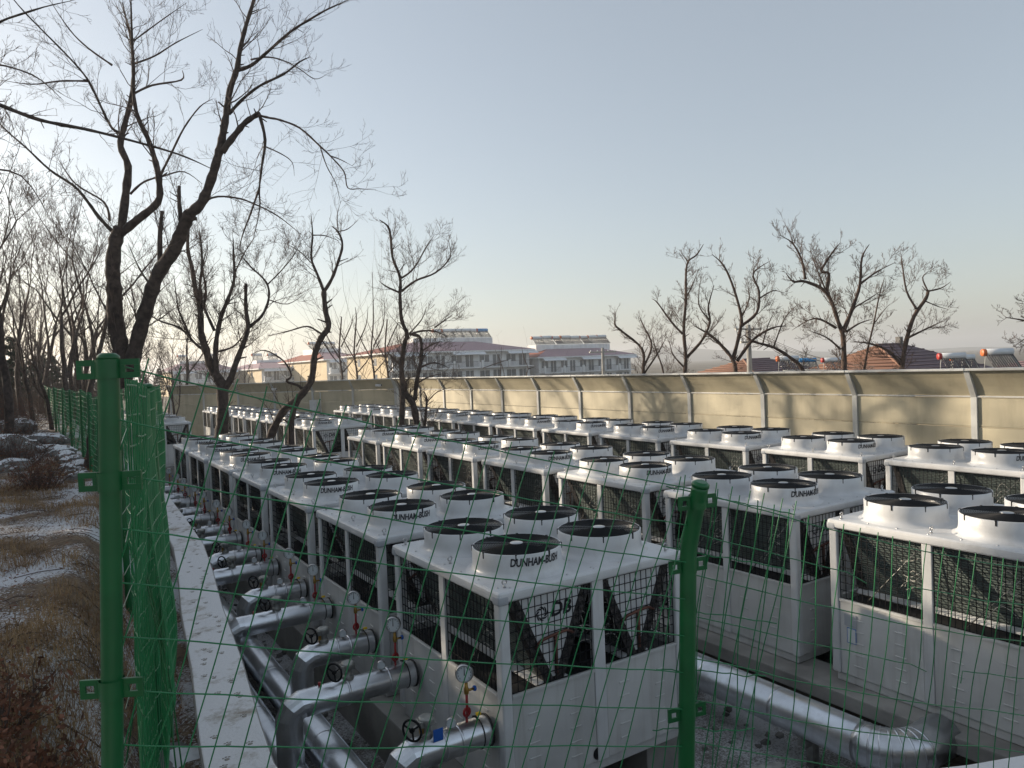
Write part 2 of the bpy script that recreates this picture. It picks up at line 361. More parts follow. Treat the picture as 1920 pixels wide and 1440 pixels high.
barrier('noise_barrier', (16.0, 2.25), (16.0, 36.05), 13, 'long beige noise barrier lit by the sun, running alongside the chillers')
barrier('noise_barrier', (15.9, 36.3), (6.75, 49.9), 6, 'shaded grey-green noise barrier closing off the far end of the yard')
eb = Vector((6.75-15.9, 49.9-36.3, 0)).normalized(); en = Vector((-eb.y, eb.x, 0))
def on_end(d, z, off): p = Vector((15.9, 36.3, z))+eb*d+en*off; return p
eang = math.atan2(eb.y, eb.x)
bx = empty('meter_box', on_end(5.2, 1.85, .10), 'small beige equipment box fixed to the end barrier with a conduit', 'box', rot=(0,0,eang))
MB().box(-.25, 0, 0, .25, .26, .62).build('case', M['panel'], bx, bevel=.015)
MB().box(-.22, .262, .05, .22, .28, .57).build('door', M['post'], bx, bevel=.006)
MB().tube([(-.35, .04, -.9), (-.35, .04, 1.0), (-.30, .04, 1.02)], .03, 8).build('conduit', M['bpost'], bx)
for d, z in ((0.9, 3.1), (8.0, 3.05)):
    c = empty('security_camera', on_end(d, z, .16), 'white security camera on a bracket on the end barrier, ' + ('by the wall corner' if d < 2 else 'above the far chillers'), 'camera', rot=(0,0,eang))
    MB().tube([(0, -.10, 0), (0, .12, 0.02)], .025, 8).build('bracket', M['post'], c)
    MB().box(-.22, .08, .03, .14, .20, .15).build('housing', M['white'], c, bevel=.02)
    MB().lathe([(.045, 0), (.045, .02)], 12, (-.225, .14, .09), 'x', close=True).build('lens', M['black'], c)

# ------------------------------------------------------------------ chillers
UA, UB, UH, ZO = 2.19, 2.12, 1.85, 0.95
Z0 = 0.22
def text_mesh(body, size, shear=0.18, off=0.012, ext=0.0):
    cu = bpy.data.curves.new('txt', 'FONT'); cu.body = body; cu.size = size; cu.shear = shear; cu.offset = off*size; cu.align_x = 'CENTER'; cu.resolution_u = 3
    o = bpy.data.objects.new('txt', cu); col.objects.link(o)
    dg = bpy.context.evaluated_depsgraph_get(); me = bpy.data.meshes.new_from_object(o.evaluated_get(dg))
    bpy.data.objects.remove(o); bpy.data.curves.remove(cu); return me
def grid_guard(w, h, nx, nz_):
    g = MB(); r = .0032
    def bar(x0, z0, x1, z1): g.box(min(x0, x1)-r, -r, min(z0, z1)-r, max(x0, x1)+r, r, max(z0, z1)+r)
    for i in range(nx+1): bar(w*i/nx, 0, w*i/nx, h)
    for k in range(nz_+1): g.box(0, -r*2.2, h*k/nz_-r, w, -r*0.2, h*k/nz_+r)
    return g.mesh('wire_guard')
def make_unit():
    u = empty('chiller', (0,0,0))
    A, B, H = UA, UB, UH
    MB().box(.04, .04, 0, B-.04, A-.04, .09).build('base_frame', M['panel'], u, bevel=.008)
    MB().box(.07, .07, .10, B-.07, A-.07, ZO-.06).build('inner_cabinet', M['dark'], u)
    zr = H-.10
    # posts
    cp = MB().box(0, 0, .092, .10, .10, zr).mesh('corner_post', .025, 3)
    for x in (0, B-.10):
        for y in (0, A-.10): mk('corner_post', cp, M['post'], u, (x, y, 0))
    sp = MB().box(0, 0, .092, .06, .10, zr).mesh('side_post', .008)
    for x in (.012, B-.072): mk('side_post', sp, M['post'], u, (x, A/2-.05, 0))
    fp = MB().box(0, 0, .092, .13, .06, zr).mesh('front_post', .008)
    for y in (.012, A-.072): mk('front_post', fp, M['post'], u, (B/2-.065, y, 0))
    # cabinet panels with pressed ribs
    def pan(w, hole=False):
        p = MB(); p.box(.004, 0, .10, w-.004, .028, ZO); 
        for cx in (.24*w, .74*w):
            for k in range(5): p.box(cx-.06, -.009, .22+k*.13, cx+.06, .002, .233+k*.13)
        p.box(.004, -.012, ZO-.028, w-.004, .002, ZO)
        return p.mesh('cabinet_panel', .003, 1)
    wf = B/2-.065-.10; pf = pan(wf)
    for x in (.10, B/2+.065):
        mk('cabinet_panel', pf, M['panel'], u, (x, .018, 0)); mk('cabinet_panel', pf, M['panel'], u, (x+wf, A-.018, 0), rot=(0, 0, math.pi))
    ws = A/2-.05-.10; ps = pan(ws)
    for y in (.10, A/2+.05):
        mk('cabinet_panel', ps, M['panel'], u, (.018, y+ws, 0), rot=(0, 0, -math.pi/2)); mk('cabinet_panel', ps, M['panel'], u, (B-.018, y, 0), rot=(0, 0, math.pi/2))
    MB().lathe([(.055, 0), (.055, .004)], 20, (1.0, .0135, .17), 'y', close=True).build('drain_port', M['black'], u)
    # roof
    MB().box(-.015, -.015, zr, B+.015, A+.015, H).build('roof', M['white'], u, bevel=.038, segs=3)
    cc = MB().box(0, 0, 0, .115, .115, .085).mesh('corner_cap', .03, 3)
    for x in (-.019, B+.019-.115):
        for y in (-.019, A+.019-.115): mk('corner_cap', cc, M['capgrey'], u, (x, y, H-.115))
    fs = MB()
    for i in range(7):
        for (x, y) in ((.06, .12+i*(A-.24)/6), (B-.06, .12+i*(A-.24)/6), (.15+i*(B-.3)/6, .06), (B/2, .1+i*(A-.2)/6)):
            fs.lathe([(.013, 0), (.011, .008), (0.003, .011)], 7, (x, y, H-.001))
    for (x, y) in ((.12, .10), (B-.12, .10), (B/2-.02, A/2-.02), (B-.1, A-.1), (.1, A-.1), (.12, A/2)):
        fs.lathe([(.014, 0), (.012, .03)], 8, (x, y, H-.001), close=True); fs.ring((x, y, H+.05), .022, .007, 12, 5, 'y')
    fs.build('roof_fasteners', M['steel'], u, kind='stuff')
    # V coils, end plates
    zt, zb = zr-.02, ZO-.02
    for k in range(2):
        cx = B*(0.27+0.46*k)
        for sgn in (-1, 1):
            xt, xb = cx+sgn*.43, cx+sgn*.09; th = -sgn*.075
            c = MB().hexa([(xb, .16, zb+.02), (xb+th, .16, zb+.02), (xb+th, A-.16, zb+.02), (xb, A-.16, zb+.02), (xt, .16, zt), (xt+th, .16, zt), (xt+th, A-.16, zt), (xt, A-.16, zt)])
            co = c.build('coil', M['coil'], u)
            for (ya, yb) in ((.055, .159), (A-.159, A-.055)):
                h = MB(); h.hexa([(xb+sgn*.012, ya, zb+.02), (xb+th-sgn*.012, ya, zb+.02), (xb+th-sgn*.012, yb, zb+.02), (xb+sgn*.012, yb, zb+.02), (xt+sgn*.012, ya, zt), (xt+th-sgn*.012, ya, zt), (xt+th-sgn*.012, yb, zt), (xt+sgn*.012, yb, zt)])
                h.build('tube_sheet', M['coilend'], co)
            h = MB()                       # return bends of the coil
            for q in range(13):
                f_ = (q+.5)/13; x = xb+(xt-xb)*f_+th/2; z = zb+.02+(zt-zb-.02)*f_
                h.ring((x, .052, z), .017, .006, 10, 4, 'y')
            h.build('return_bends', M['coilend'], co, kind='stuff')
        for y in (.066, A-.086):
            pl = MB().hexa([(cx-.045, y, zb+.05), (cx+.045, y, zb+.05), (cx+.045, y+.02, zb+.05), (cx-.045, y+.02, zb+.05), (cx-.352, y, zt), (cx+.352, y, zt), (cx+.352, y+.02, zt), (cx-.352, y+.02, zt)]).build('end_plate', M['plate'], u)
            if y < 1:
                t_ = MB(); t_.tube([(cx+.02, y-.02, zb+.08), (cx+.02, y-.025, zb+.42)], .017, 8)
                t_.tube([(cx-.20, y-.02, zb+.36), (cx-.12, y-.026, zb+.41), (cx+.02, y-.026, zb+.43), (cx+.14, y-.026, zb+.44), (cx+.22, y-.02, zb+.40)], .015, 8)
                t_.build('copper_header', M['copper'], pl)
                if k == 0:
                    me = text_mesh('DB', .17, .2, .028)
                    for v in me.vertices: v.co = Vector((v.co.x+cx+.10, y-.004, v.co.y+zt-.215))
                    mk('emblem_letters', me, M['letter'], pl)
                    sw = MB()
                    for q in range(8):
                        a = q*math.pi/4; pts = []
                        for j in range(7):
                            f_ = j/6; rr = .036+.028*f_; b_ = a+1.15*f_; wd = .0085*math.sin(math.pi*(0.15+0.85*f_))+.001
                            pts.append((rr, b_, wd))
                        vs_ = []
                        for rr, b_, wd in pts:
                            for e in (-1, 1): vs_.append((cx-.105+(rr+e*wd)*math.cos(b_), y-.004, zt-.17+(rr+e*wd)*math.sin(b_)))
                        sw.add(vs_, [(2*j, 2*j+1, 2*j+3, 2*j+2) for j in range(6)])
                    sw.build('emblem_swirl', M['letter'], pl)
        tr = MB()
        for sgn in (-1, 1):
            x0, x1 = cx, cx+sgn*.17
            tr.hexa([(x0, .07, zb+.065), (x1, .07, zb-.005), (x1, A-.07, zb-.005), (x0, A-.07, zb+.065), (x0, .07, zb+.075), (x1, .07, zb+.012), (x1, A-.07, zb+.012), (x0, A-.07, zb+.075)])
        tr.build('drip_tray', M['plate'], u)
    # guards
    gh = zr-ZO-.02; gs = grid_guard(ws-.02, gh, 14, 9); gf = grid_guard(wf-.02, gh, 13, 9)
    for y in (.11, A/2+.06):
        mk('wire_guard', gs, M['black'], u, (.035, y, ZO+.01), rot=(0, 0, math.pi/2)); mk('wire_guard', gs, M['black'], u, (B-.035, y, ZO+.01), rot=(0, 0, math.pi/2))
    for x in (.11, B/2+.075): mk('wire_guard', gf, M['black'], u, (x, .035, ZO+.01))
    # capillary tubes behind the guards
    ct = MB(); rg = random.Random(11)
    for (bx_, by, dirx, diry) in ((.10, .30, 0, 1), (.09, A*.55, 0, 1), (B*.27+.30, .08, 1, 0), (B*.73-.36, .08, 1, 0)):
        for q in range(6):
            z = ZO+.60-.06*q+rg.uniform(-.07, .07); L = rg.uniform(.05, .30); sg = rg.uniform(-.06, .12)
            pts = [(bx_+dirx*L*f_*(.8 if dirx else 1)-(0 if dirx else .02*math.sin(f_*3)), by+diry*L*f_-(.02*math.sin(f_*3) if dirx else 0), z+sg*math.sin(f_*math.pi)-(.08+.5*sg)*f_*f_) for f_ in (0, .2, .4, .6, .8, 1)]
            ct.tube(pts, .0027, 4, False)
    ct.build('capillary_tubes', M['tube'], u, kind='stuff')
    for y in (.14, A/2+.08): MB().tube([(.085, y, zr-.04), (.10, y+.62, ZO+.02)], .006, 6).build('diagonal_brace', M['iron'], u)
    # fans
    prof = [(.485, 0), (.47, .008), (.447, .018), (.431, .034), (.423, .06), (.42, .10), (.42, .212), (.414, .219), (.405, .215), (.402, .13), (.405, .01)]
    sh = MB().lathe(prof, 48).mesh('fan_shroud')
    g = MB(); r_ = .055
    for i in range(24):
        dome = .216+.012*(1-(r_/.41)**2); g.ring((0, 0, dome), r_, .0032, 40, 4); r_ += .0152
    for k in range(8):
        a = k*math.pi/4; g.tube([(.05*math.cos(a), .05*math.sin(a), .224), (.415*math.cos(a), .415*math.sin(a), .211)], .004, 4)
    for k in range(8):
        a = k*math.pi/4+.2; g.box(.413*math.cos(a)-.008, .413*math.sin(a)-.008, .165, .413*math.cos(a)+.012, .413*math.sin(a)+.012, .222)
    gm = g.mesh('grille')
    hub = MB().lathe([(.002, .236), (.05, .235), (.062, .231), (.064, .226), (.002, .225)], 24).mesh('hub_plate')
    bl = MB(); bl.lathe([(.09, .05), (.09, .15), (.08, .16), (.003, .165)], 20)
    for k in range(5):
        a = 2*math.pi*k/5; v = []
        for j in range(5):
            rr = .085+.075*j; w_ = .20+.05*j
            for e in (-.5, .5):
                b_ = a+e*w_*(0.9 if j else 1.2); v.append((rr*math.cos(b_), rr*math.sin(b_), .10+e*.08-.0))
        v2 = [(x, y, z-.006) for x, y, z in v]; n_ = len(v)
        bl.add(v+v2, [(2*j, 2*j+1, 2*j+3, 2*j+2) for j in range(4)]+[(n_+2*j+2, n_+2*j+3, n_+2*j+1, n_+2*j) for j in range(4)], True)
    blm = bl.mesh('fan_blades')
    base = MB().lathe([(.40, .004), (.002, .003)], 32).mesh('fan_well')
    k_ = 0
    for ix in (0, 1):
        for iy in (0, 1):
            x = B*(.265+.47*ix); y = A*(.265+.47*iy)
            f = mk('fan_shroud', sh, M['white'], u, (x, y, H-.002))
            mk('grille', gm, M['black'], f); mk('hub_plate', hub, M['steel'], f); mk('fan_blades', blm, M['dark'], f); mk('fan_well', base, M['dark'], f)
            if ix == 0 and iy == 0:
                me = text_mesh('DUNHAM-BUSH', .098, .16, .030); rc = .4245
                xs = [v.co.x for v in me.vertices]; sx = .51/(max(xs)-min(xs))
                for v in me.vertices:
                    a = v.co.x*sx/rc-math.pi/2-R(7); h_ = v.co.y
                    v.co = Vector((rc*math.cos(a), rc*math.sin(a), .118+h_))
                mk('brand_lettering', me, M['letter'], f)
    return u
unit0 = make_unit()
ORD = ['first','second','third','fourth','fifth','sixth','seventh','eighth','ninth','tenth','eleventh','twelfth','thirteenth']
first = [True]; jr = random.Random(2)
def place(t, s, label, group):
    o = unit0 if first[0] else copy_tree(unit0); first[0] = False
    o.location = (t+jr.uniform(-.012, .012), s+jr.uniform(-.015, .015), Z0+jr.uniform(0, .006)); o.rotation_euler = (0, 0, jr.uniform(-.004, .004)); tag(o, label, 'chiller', group)
T1_, T2_, T3_ = 3.106, 7.50, 12.31
GRP = 'white modular chillers in rows'
for i in range(7): place(T1_, 5.17+2.6*i, 'white four-fan chiller, %s from the green fence in the row beside the valve pipes' % ORD[i], GRP)
for i in range(7): place(T2_, 2.914+2.6*i, 'white four-fan chiller, %s from the green fence in the middle row' % ORD[i], GRP)
for i in range(12): place(T3_, 5.034+2.6*i, 'white four-fan chiller, %s from the green fence in the row along the noise barrier' % ORD[i], GRP)
for i in range(5): place(T1_+.15, 34.2+2.6*i, 'white four-fan chiller, %s past the aisle in the row nearest the wood' % ORD[i], GRP)
for i in range(8): place(T2_+.25, 24.8+2.6*i, 'white four-fan chiller, %s past the aisle in the middle row' % ORD[i], GRP)

r0_ = [o for o in col.objects if o.get('label', '') == 'white four-fan chiller, first from the green fence in the middle row'][0]
MB().box(.0095, UA-.31, .66, .0135, UA-.16, .80).build('name_plate', M['capgrey'], r0_, bevel=.001, segs=1)
st_ = MB().box(.0095, UA-.30, .47, .0135, UA-.19, .645).build('sticker', mat('sticker_blue', (.05, .16, .42), .4), r0_)
MB().box(.0080, UA-.292, .478, .0092, UA-.198, .637).build('sticker_face', mat('sticker_white', (.6, .62, .64), .4), st_)
# concrete beams the chillers stand on
def beam(t0, t1, s0, s1, label, z1=Z0-.003, z0=YZ-.002):
    b = MB(); b.box(t0, s0, z0, t1, s1, z1); o = b.build('concrete_beam', M['conc'], bevel=.015, label=label, cat='beam', group='concrete beams under the chiller rows')
beam(2.98, 3.45, 5.0, 23.2, 'concrete beam under the piped side of the valve pipe chiller row')
beam(4.85, 5.36, 5.35, 23.2, 'concrete beam under the aisle side of the valve pipe chiller row')
MB().box(7.42, 1.3, YZ-.003, 7.9, 20.8, .049).build('trench_bank', M['soil'], label='brown earth bank below the ledge of the middle row', cat='bank')
beam(7.24, 7.85, 1.2, 20.9, 'wide concrete ledge carrying the middle chiller row above the big silver pipe', z0=.05)
beam(9.2, 9.8, 1.2, 20.9, 'concrete beam under the barrier side of the middle chiller row')
beam(12.1, 12.7, 4.6, 36.0, 'concrete beam under the front of the chiller row by the barrier')
beam(14.0, 14.6, 4.6, 36.0, 'concrete beam at the foot of the sunlit noise barrier row')
beam(7.5, 10.1, 24.5, 45.4, 'concrete slab under the far block of the middle row')
beam(3.0, 5.6, 33.9, 47.3, 'concrete slab under the far block nearest the wood')

# ------------------------------------------------------------------ pipework beside the first row
PZ = 0.83; PR = 0.126
def make_pipe(L, zh, vent):
    p = empty('valve_pipe', (0,0,0))
    MB().lathe([(PR, -.02), (PR, -L+.02)], 24, (0,0,0), 'x').build('jacket', M['alu'], p)
    bd = MB()
    for x in (-.30, -L*.62): bd.lathe([(PR+.001, -.012), (PR+.006, -.008), (PR+.006, .008), (PR+.001, .012)], 24, (x, 0, 0), 'x')
    bd.build('seam_band', M['alu'], p)
    # mitred elbow: three segments
    e = MB(); pts = [(-L+.05, 0, 0), (-L, 0, 0), (-L-.08, 0, -.035), (-L-.12, 0, -.115), (-L-.12, 0, -.17)]
    e.tube(pts, PR*1.03, 20, True, False); e.build('elbow', M['alu'], p)
    MB().lathe([(PR, -.14), (PR, zh-PZ)], 20, (-L-.12, 0, 0)).build('riser', M['alu'], p)
    MB().lathe([(PR+.012, -.022), (PR+.012, -.006)], 24, (0,0,0), 'x', close=True).build('rubber_collar', M['rubber'], p)
    s_ = MB(); s_.ring((-.10, 0, 0), PR+.003, .006, 24, 4, 'x'); s_.tube([(-.10, 0, PR), (-.12, -.01, PR+.03), (-.15, -.01, PR+.035)], .008, 5); s_.build('strap', M['rubber'], p)
    MB().box(-.115, -.03, PR+.035, -.075, .0, PR+.055).build('tag', M['yellow'], p)
    # butterfly valve with gearbox and handwheel
    xv = -.60*L if L > .9 else -.58
    v = MB(); v.lathe([(.055, PR-.02), (.055, PR+.03), (.04, PR+.035), (.04, PR+.09), (.065, PR+.095), (.07, PR+.15), (.05, PR+.165)], 14, (xv, 0, 0), close=True)
    v.box(xv-.075, -.05, PR+.09, xv+.055, .045, PR+.145); v.tube([(xv-.06, -.02, PR+.12), (xv-.16, -.085, PR+.125)], .016, 8)
    vo = v.build('valve', M['iron'], p, bevel=.004, segs=1)
    hw = MB(); hw.ring((0, 0, 0), .085, .010, 24, 6, 'x')
    for k in range(3):
        a = k*2*math.pi/3+.4; hw.tube([(0, 0, 0), (0, .08*math.cos(a), .08*math.sin(a))], .008, 5)
    hw.lathe([(.02, -.012), (.02, .012)], 10, (0, 0, 0), 'x', close=True)
    mk('handwheel', hw.mesh('handwheel'), M['black'], vo, (xv-.165, -.088, PR+.125), rot=(0, 0, R(33)))
    # pressure gauge on a red siphon
    xg = -.20; rs = MB(); pts = [(xg, 0, PR-.01), (xg, 0, PR+.05)]
    for k in range(13):
        a = -math.pi/2+k*2*math.pi/12; pts.append((xg+.03*math.cos(a), -.012*k/12, PR+.085+.035*math.sin(a)))
    pts += [(xg, -.012, PR+.12), (xg, -.012, PR+.30)]
    rs.tube(pts, .012, 7); sg = rs.build('siphon', M['red'], p)
    c = MB().lathe([(.016, PR+.24), (.022, PR+.25), (.022, PR+.29), (.016, PR+.30), (.013, PR+.355)], 10, (xg, -.012, 0), close=True); c.tube([(xg, -.012, PR+.27), (xg+.07, -.012, PR+.27)], .010, 6); c.build('gauge_cock', M['brass'], p)
    MB().lathe([(.022, 0), (.026, .008), (.022, .02)], 8, (xg+.07, -.012, PR+.27), 'x', close=True).build('cock_handle', M['blue'], p)
    ga = MB().lathe([(.072, .0), (.078, -.006), (.078, -.045), (.070, -.052), (.066, -.048)], 28, (0, 0, 0), 'y')
    ga.lathe([(.072, 0), (.001, 0.001)], 28, (0,0,0), 'y')
    go = mk('gauge', ga.mesh('gauge'), M['steel'], p, (xg, 0.012, PR+.425), rot=(0, 0, R(-28)))
    MB().lathe([(.0665, -.040), (.0005, -.0405)], 28, (0, 0, 0), 'y').build('dial_face', M['dial'], go)
    nd_ = MB(); an = random.Random(int(L*1000)+vent).uniform(-.4, .4)
    nd_.hexa([(-.004, -.044, -.015), (.004, -.044, -.015), (.004, -.042, -.015), (-.004, -.042, -.015), (-.0015, -.044, .05), (.0015, -.044, .05), (.0015, -.042, .05), (-.0015, -.042, .05)])
    for k in range(11):
        a = R(-135+27*k); x, z = .054*math.sin(a), .054*math.cos(a); nd_.box(x-.002, -.043, z-.006, x+.002, -.0415, z+.006)
    nd_.build('needle', M['black'], go)
    # thermometer
    xt = -.36; th = MB(); th.lathe([(.042, 0), (.046, -.004), (.046, -.03), (.041, -.034)], 22, (0,0,0), 'y'); th.lathe([(.044, 0), (.001, .001)], 22, (0,0,0), 'y')
    to = mk('thermometer', th.mesh('thermometer'), M['steel'], p, (xt, -.02, PR+.055), rot=(0, 0, R(-25)))
    MB().lathe([(.0415, -.026), (.0005, -.0265)], 20, (0,0,0), 'y').build('dial_face', M['dial'], to)
    MB().lathe([(.012, PR-.02), (.012, PR+.05)], 8, (xt, 0, 0), close=True).build('thermowell', M['brass'], p)
    if vent:
        MB().lathe([(.018, PR-.01), (.018, PR+.03), (.024, PR+.035), (.024, PR+.11), (.016, PR+.12)], 10, (-L+.10, 0, 0), close=True).build('air_vent', M['brass'], p)
    else:
        MB().lathe([(.014, PR-.01), (.014, PR+.035)], 8, (-L+.18, 0, 0), close=True).build('plug', M['red'], p)
    return p
short = make_pipe(.72, .25, 1); long_ = make_pipe(1.17, .25, 0)
for i in range(7):
    s0 = 5.17+2.6*i
    for j, (proto, ds_) in enumerate(((short, .26), (long_, 1.75))):
        o = proto if i == 0 else copy_tree(proto)
        o.location = (T1_-.005, s0+ds_, PZ)
        tag(o, 'silver insulated valve pipe, %s elbow, with gauges, on the %s chiller from the green fence' % ('shorter' if j == 0 else 'longer', ORD[i]), 'pipe', 'valve pipes feeding the first chiller row')
MB().box(-.045, -.004, -.05, .045, .004, .05).build('valve_tag', M['blue'], loc=(T1_-.52, 5.17+.26-.085, PZ+.145), bevel=.003, label='blue plastic tag hanging on the valve of the foremost chiller', cat='tag')
def header(name, t, r, s0, s1, z, label, cat='pipe'):
    o = empty(name, (t, s0, z), label, cat)
    MB().lathe([(r, 0), (r, s1-s0)], 28, (0,0,0), 'y', close=True).build('jacket', M['alu'], o)
    j = MB(); n = int((s1-s0)/1.0)
    for k in range(1, n):
        y = k*1.0; j.lathe([(r+.0005, y-.02), (r+.005, y-.015), (r+.005, y+.015), (r+.0005, y+.02)], 28, (0,0,0), 'y')
    j.hexa([(r*.62, .1, r*.80), (r*.68, .1, r*.74), (r*.68, s1-s0-.1, r*.74), (r*.62, s1-s0-.1, r*.80), (r*.64, .1, r*.83), (r*.71, .1, r*.76), (r*.71, s1-s0-.1, r*.76), (r*.64, s1-s0-.1, r*.83)])
    j.build('seam_bands', M['alu'], o)
    sp = MB(); sp.box(-.05, -.04, YZ-z, .05, .04, -r*.9); sp.box(-r*.9, -.05, -r-.02, r*.9, .05, -r*.86); sm_ = sp.mesh('support')
    for k in range(int((s1-s0)/2.4)): mk('support', sm_, M['iron'], o, (0, .6+2.4*k, 0))
    return o
header('header_pipe', T1_-1.29, .17, 3.3, 23.2, .14, 'silver header pipe lying closest to the retaining wall')
header('header_pipe', T1_-.84, .17, 3.3, 23.2, .14, 'silver header pipe lying between the risers and the chiller row')
bp = header('main_pipe', 6.62, .20, 4.15, 20.5, .12, 'large shiny insulated main pipe running below the concrete ledge')
e = MB(); pts = []
for k in range(9):
    a = k/8*math.pi/2; pts.append((.34*(1-math.cos(a)), -.34*math.sin(a), 0))
pts = [(0, .05, 0)] + pts + [(.75, -.34, 0)]
e.tube(pts, .206, 28, True, True); e.build('elbow', M['alu'], bp)
for k in range(1, 9):
    p0, p1 = Vector(pts[k]), Vector(pts[k+1]); d = (p1-p0).normalized()
    MB().tube([p0-d*.008, p0+d*.008], .2105, 28).build('elbow_gore', M['alu'], bp)
ch = empty('steel_channel', (5.15, 4.55, -.06), 'grey steel channel offcut jutting out below the foremost chiller', 'steel beam', rot=(0, 0, R(-20)))
MB().box(0, 0, 0, .55, .012, .18).build('web', M['iron'], ch); MB().box(0, .012, .168, .55, .10, .18).build('flange', M['iron'], ch); MB().box(0, .012, 0, .55, .10, .012).build('flange', M['iron'], ch)
bk = MB(); bk.box(0, 0, 0, .9, .5, .30); bk.build('concrete_block', M['snow'], loc=(4.75, 4.35, YZ+.002), bevel=.05, rot=(0, 0, R(-18)), label='snow-dusted concrete block on the ground beside the foremost chiller', cat='block')
rng = random.Random(5)
rub = MB()
for i in range(420):
    if i < 260: x, y = rng.uniform(2.45, 3.0), rng.uniform(4.6, 22)
    else: x, y = rng.uniform(5.4, 7.0), rng.uniform(3.2, 12)
    r = rng.uniform(.012, .045); 
    q = [(x+r*rng.uniform(.5, 1.3)*a, y+r*rng.uniform(.5, 1.3)*b, YZ+max(0, c)*r*rng.uniform(.5, 1.4)) for c in (0, 1) for (a, b) in ((-1,-1),(1,-1),(1,1),(-1,1))]
    rub.hexa(q)
rub.build('rubble', M['stone'], kind='stuff', label='small broken stones and rubble scattered between the pipes', cat='rubble')

# ------------------------------------------------------------------ green wire fence
def catmull(P, k=5):
    P = [Vector(p) for p in P]
    if len(P) < 3: return [P[0].lerp(P[-1], i/k) for i in range(k+1)]
    out = []
    for i in range(len(P)-1):
        p0, p1, p2, p3 = P[max(i-1, 0)], P[i], P[i+1], P[min(i+2, len(P)-1)]
        for j in range(k):
            t = j/k; out.append(.5*((2*p1)+(p2-p0)*t+(2*p0-5*p1+4*p2-p3)*t*t+(3*p1-p0-3*p2+p3)*t**3))
    out.append(P[-1]); return out
PO = Vector((0.16, 2.28, 0)); PRT = at(1290, 1100, 2.8); PRT.z = 0
fence = empty('wire_fence', (0.16, 2.28, 2.1), 'green welded wire fence on round posts running round the yard edge', 'fence')
FO = fence.location
def bracket(mb, c, ang, w=.036):
    ca, sa = math.cos(ang), math.sin(ang)
    for sg in (-1, 1):
        def P(a, b, z): return (c[0]+ca*a-sa*b, c[1]+sa*a+ca*b, c[2]+z)
        a0, a1 = sg*.028, sg*(.028+w+.02)
        # slotted ear: four bars round a slot
        for (u0, u1, z0, z1) in ((a0, a1, -.026, -.010), (a0, a1, .010, .026), (a0, a0+sg*.018, -.0099, .0099), (a1-sg*.014, a1, -.0099, .0099)):
            lo, hi = min(u0, u1), max(u0, u1)
            mb.hexa([P(lo, -.004, z0), P(hi, -.004, z0), P(hi, .004, z0), P(lo, .004, z0), P(lo, -.004, z1), P(hi, -.004, z1), P(hi, .004, z1), P(lo, .004, z1)])
    mb.lathe([(.0325, c[2]-.026), (.0325, c[2]+.026)], 18, (c[0], c[1], 0))
def post(pts, r, zs, ang, lod=20):
    pts = [Vector(p)-FO for p in pts]
    m_ = MB(); pp = catmull(pts, 6) if len(pts) > 2 else pts
    m_.tube(pp, r, lod)
    d = (pp[-1]-pp[-2]).normalized(); m_.tube([pp[-1], pp[-1]+d*.012, pp[-1]+d*.02], [r*1.06, r*1.04, r*.7], lod)
    o = m_.build('post', M['green'], fence)
    for z in zs:
        b = MB(); q = min(pp, key=lambda v: abs(v.z-(z-FO.z)))
        for a_, b_ in zip(pp, pp[1:]):
            if min(a_.z, b_.z) <= z-FO.z <= max(a_.z, b_.z):
                f_ = (z-FO.z-a_.z)/(b_.z-a_.z); q = a_.lerp(b_, f_)
        bracket(b, (q.x, q.y, z-FO.z), ang); b.build('bracket', M['green'], o)
    return o
wr = random.Random(21)
def wire_panel(lt, lb, rt, rb, nv, nh, shear=0.0, stub=.05, jit=.008, rw=.0022, hbreak=0.0, sag=0.0, keep=1.0, slack=0.0):
    """welded mesh between a left line (lt top, lb bottom) and a right line"""
    lt, lb, rt, rb = [Vector(p)-FO for p in (lt, lb, rt, rb)]
    nrm = (rt-lt).cross(Vector((0, 0, 1))).normalized(); mb = MB()
    ph = wr.uniform(0, 6)
    def S(u, v):
        p = (lt.lerp(lb, v)).lerp(rt.lerp(rb, v), u)
        w = math.sin(u*math.pi)
        return p + nrm*(jit*3*math.sin(u*9+v*5+ph)+jit*2*math.sin(u*23-v*7)+slack*w*math.sin(v*4+ph)) - Vector((0, 0, 1))*(sag*w*(1-.5*v)+jit*.5*math.sin(u*31+v*3))
    for i in range(nv+1):
        u = (i+wr.uniform(-.10, .10))/nv
        if wr.random() > keep: continue
        pts = []
        du = wr.uniform(-.004, .004)
        for k in range(13):
            v = -stub + (1+stub)*k/12; uu = u-shear*v+du*math.sin(k*.9)
            if uu < -.002 or uu > 1.002: continue
            pts.append(S(uu, v))
        if len(pts) > 1: mb.tube(pts, rw, 5, False)
    for k in range(nh+1):
        v = k/nh; pts = [S(i/28, v+wr.uniform(-.0015, .0015)) for i in range(29)]
        if hbreak and wr.random() < hbreak:
            a = wr.randint(10, 20); mb.tube(pts[:a]+[pts[a]+Vector((.01, 0, -.03))], rw, 5, False); mb.tube([pts[a+3]+Vector((-.02, 0, -.05))]+pts[a+3:], rw, 5, False)
        else: mb.tube(pts, rw*1.1, 5, False)
    return mb.build('wire_mesh', M['gwire'], fence)
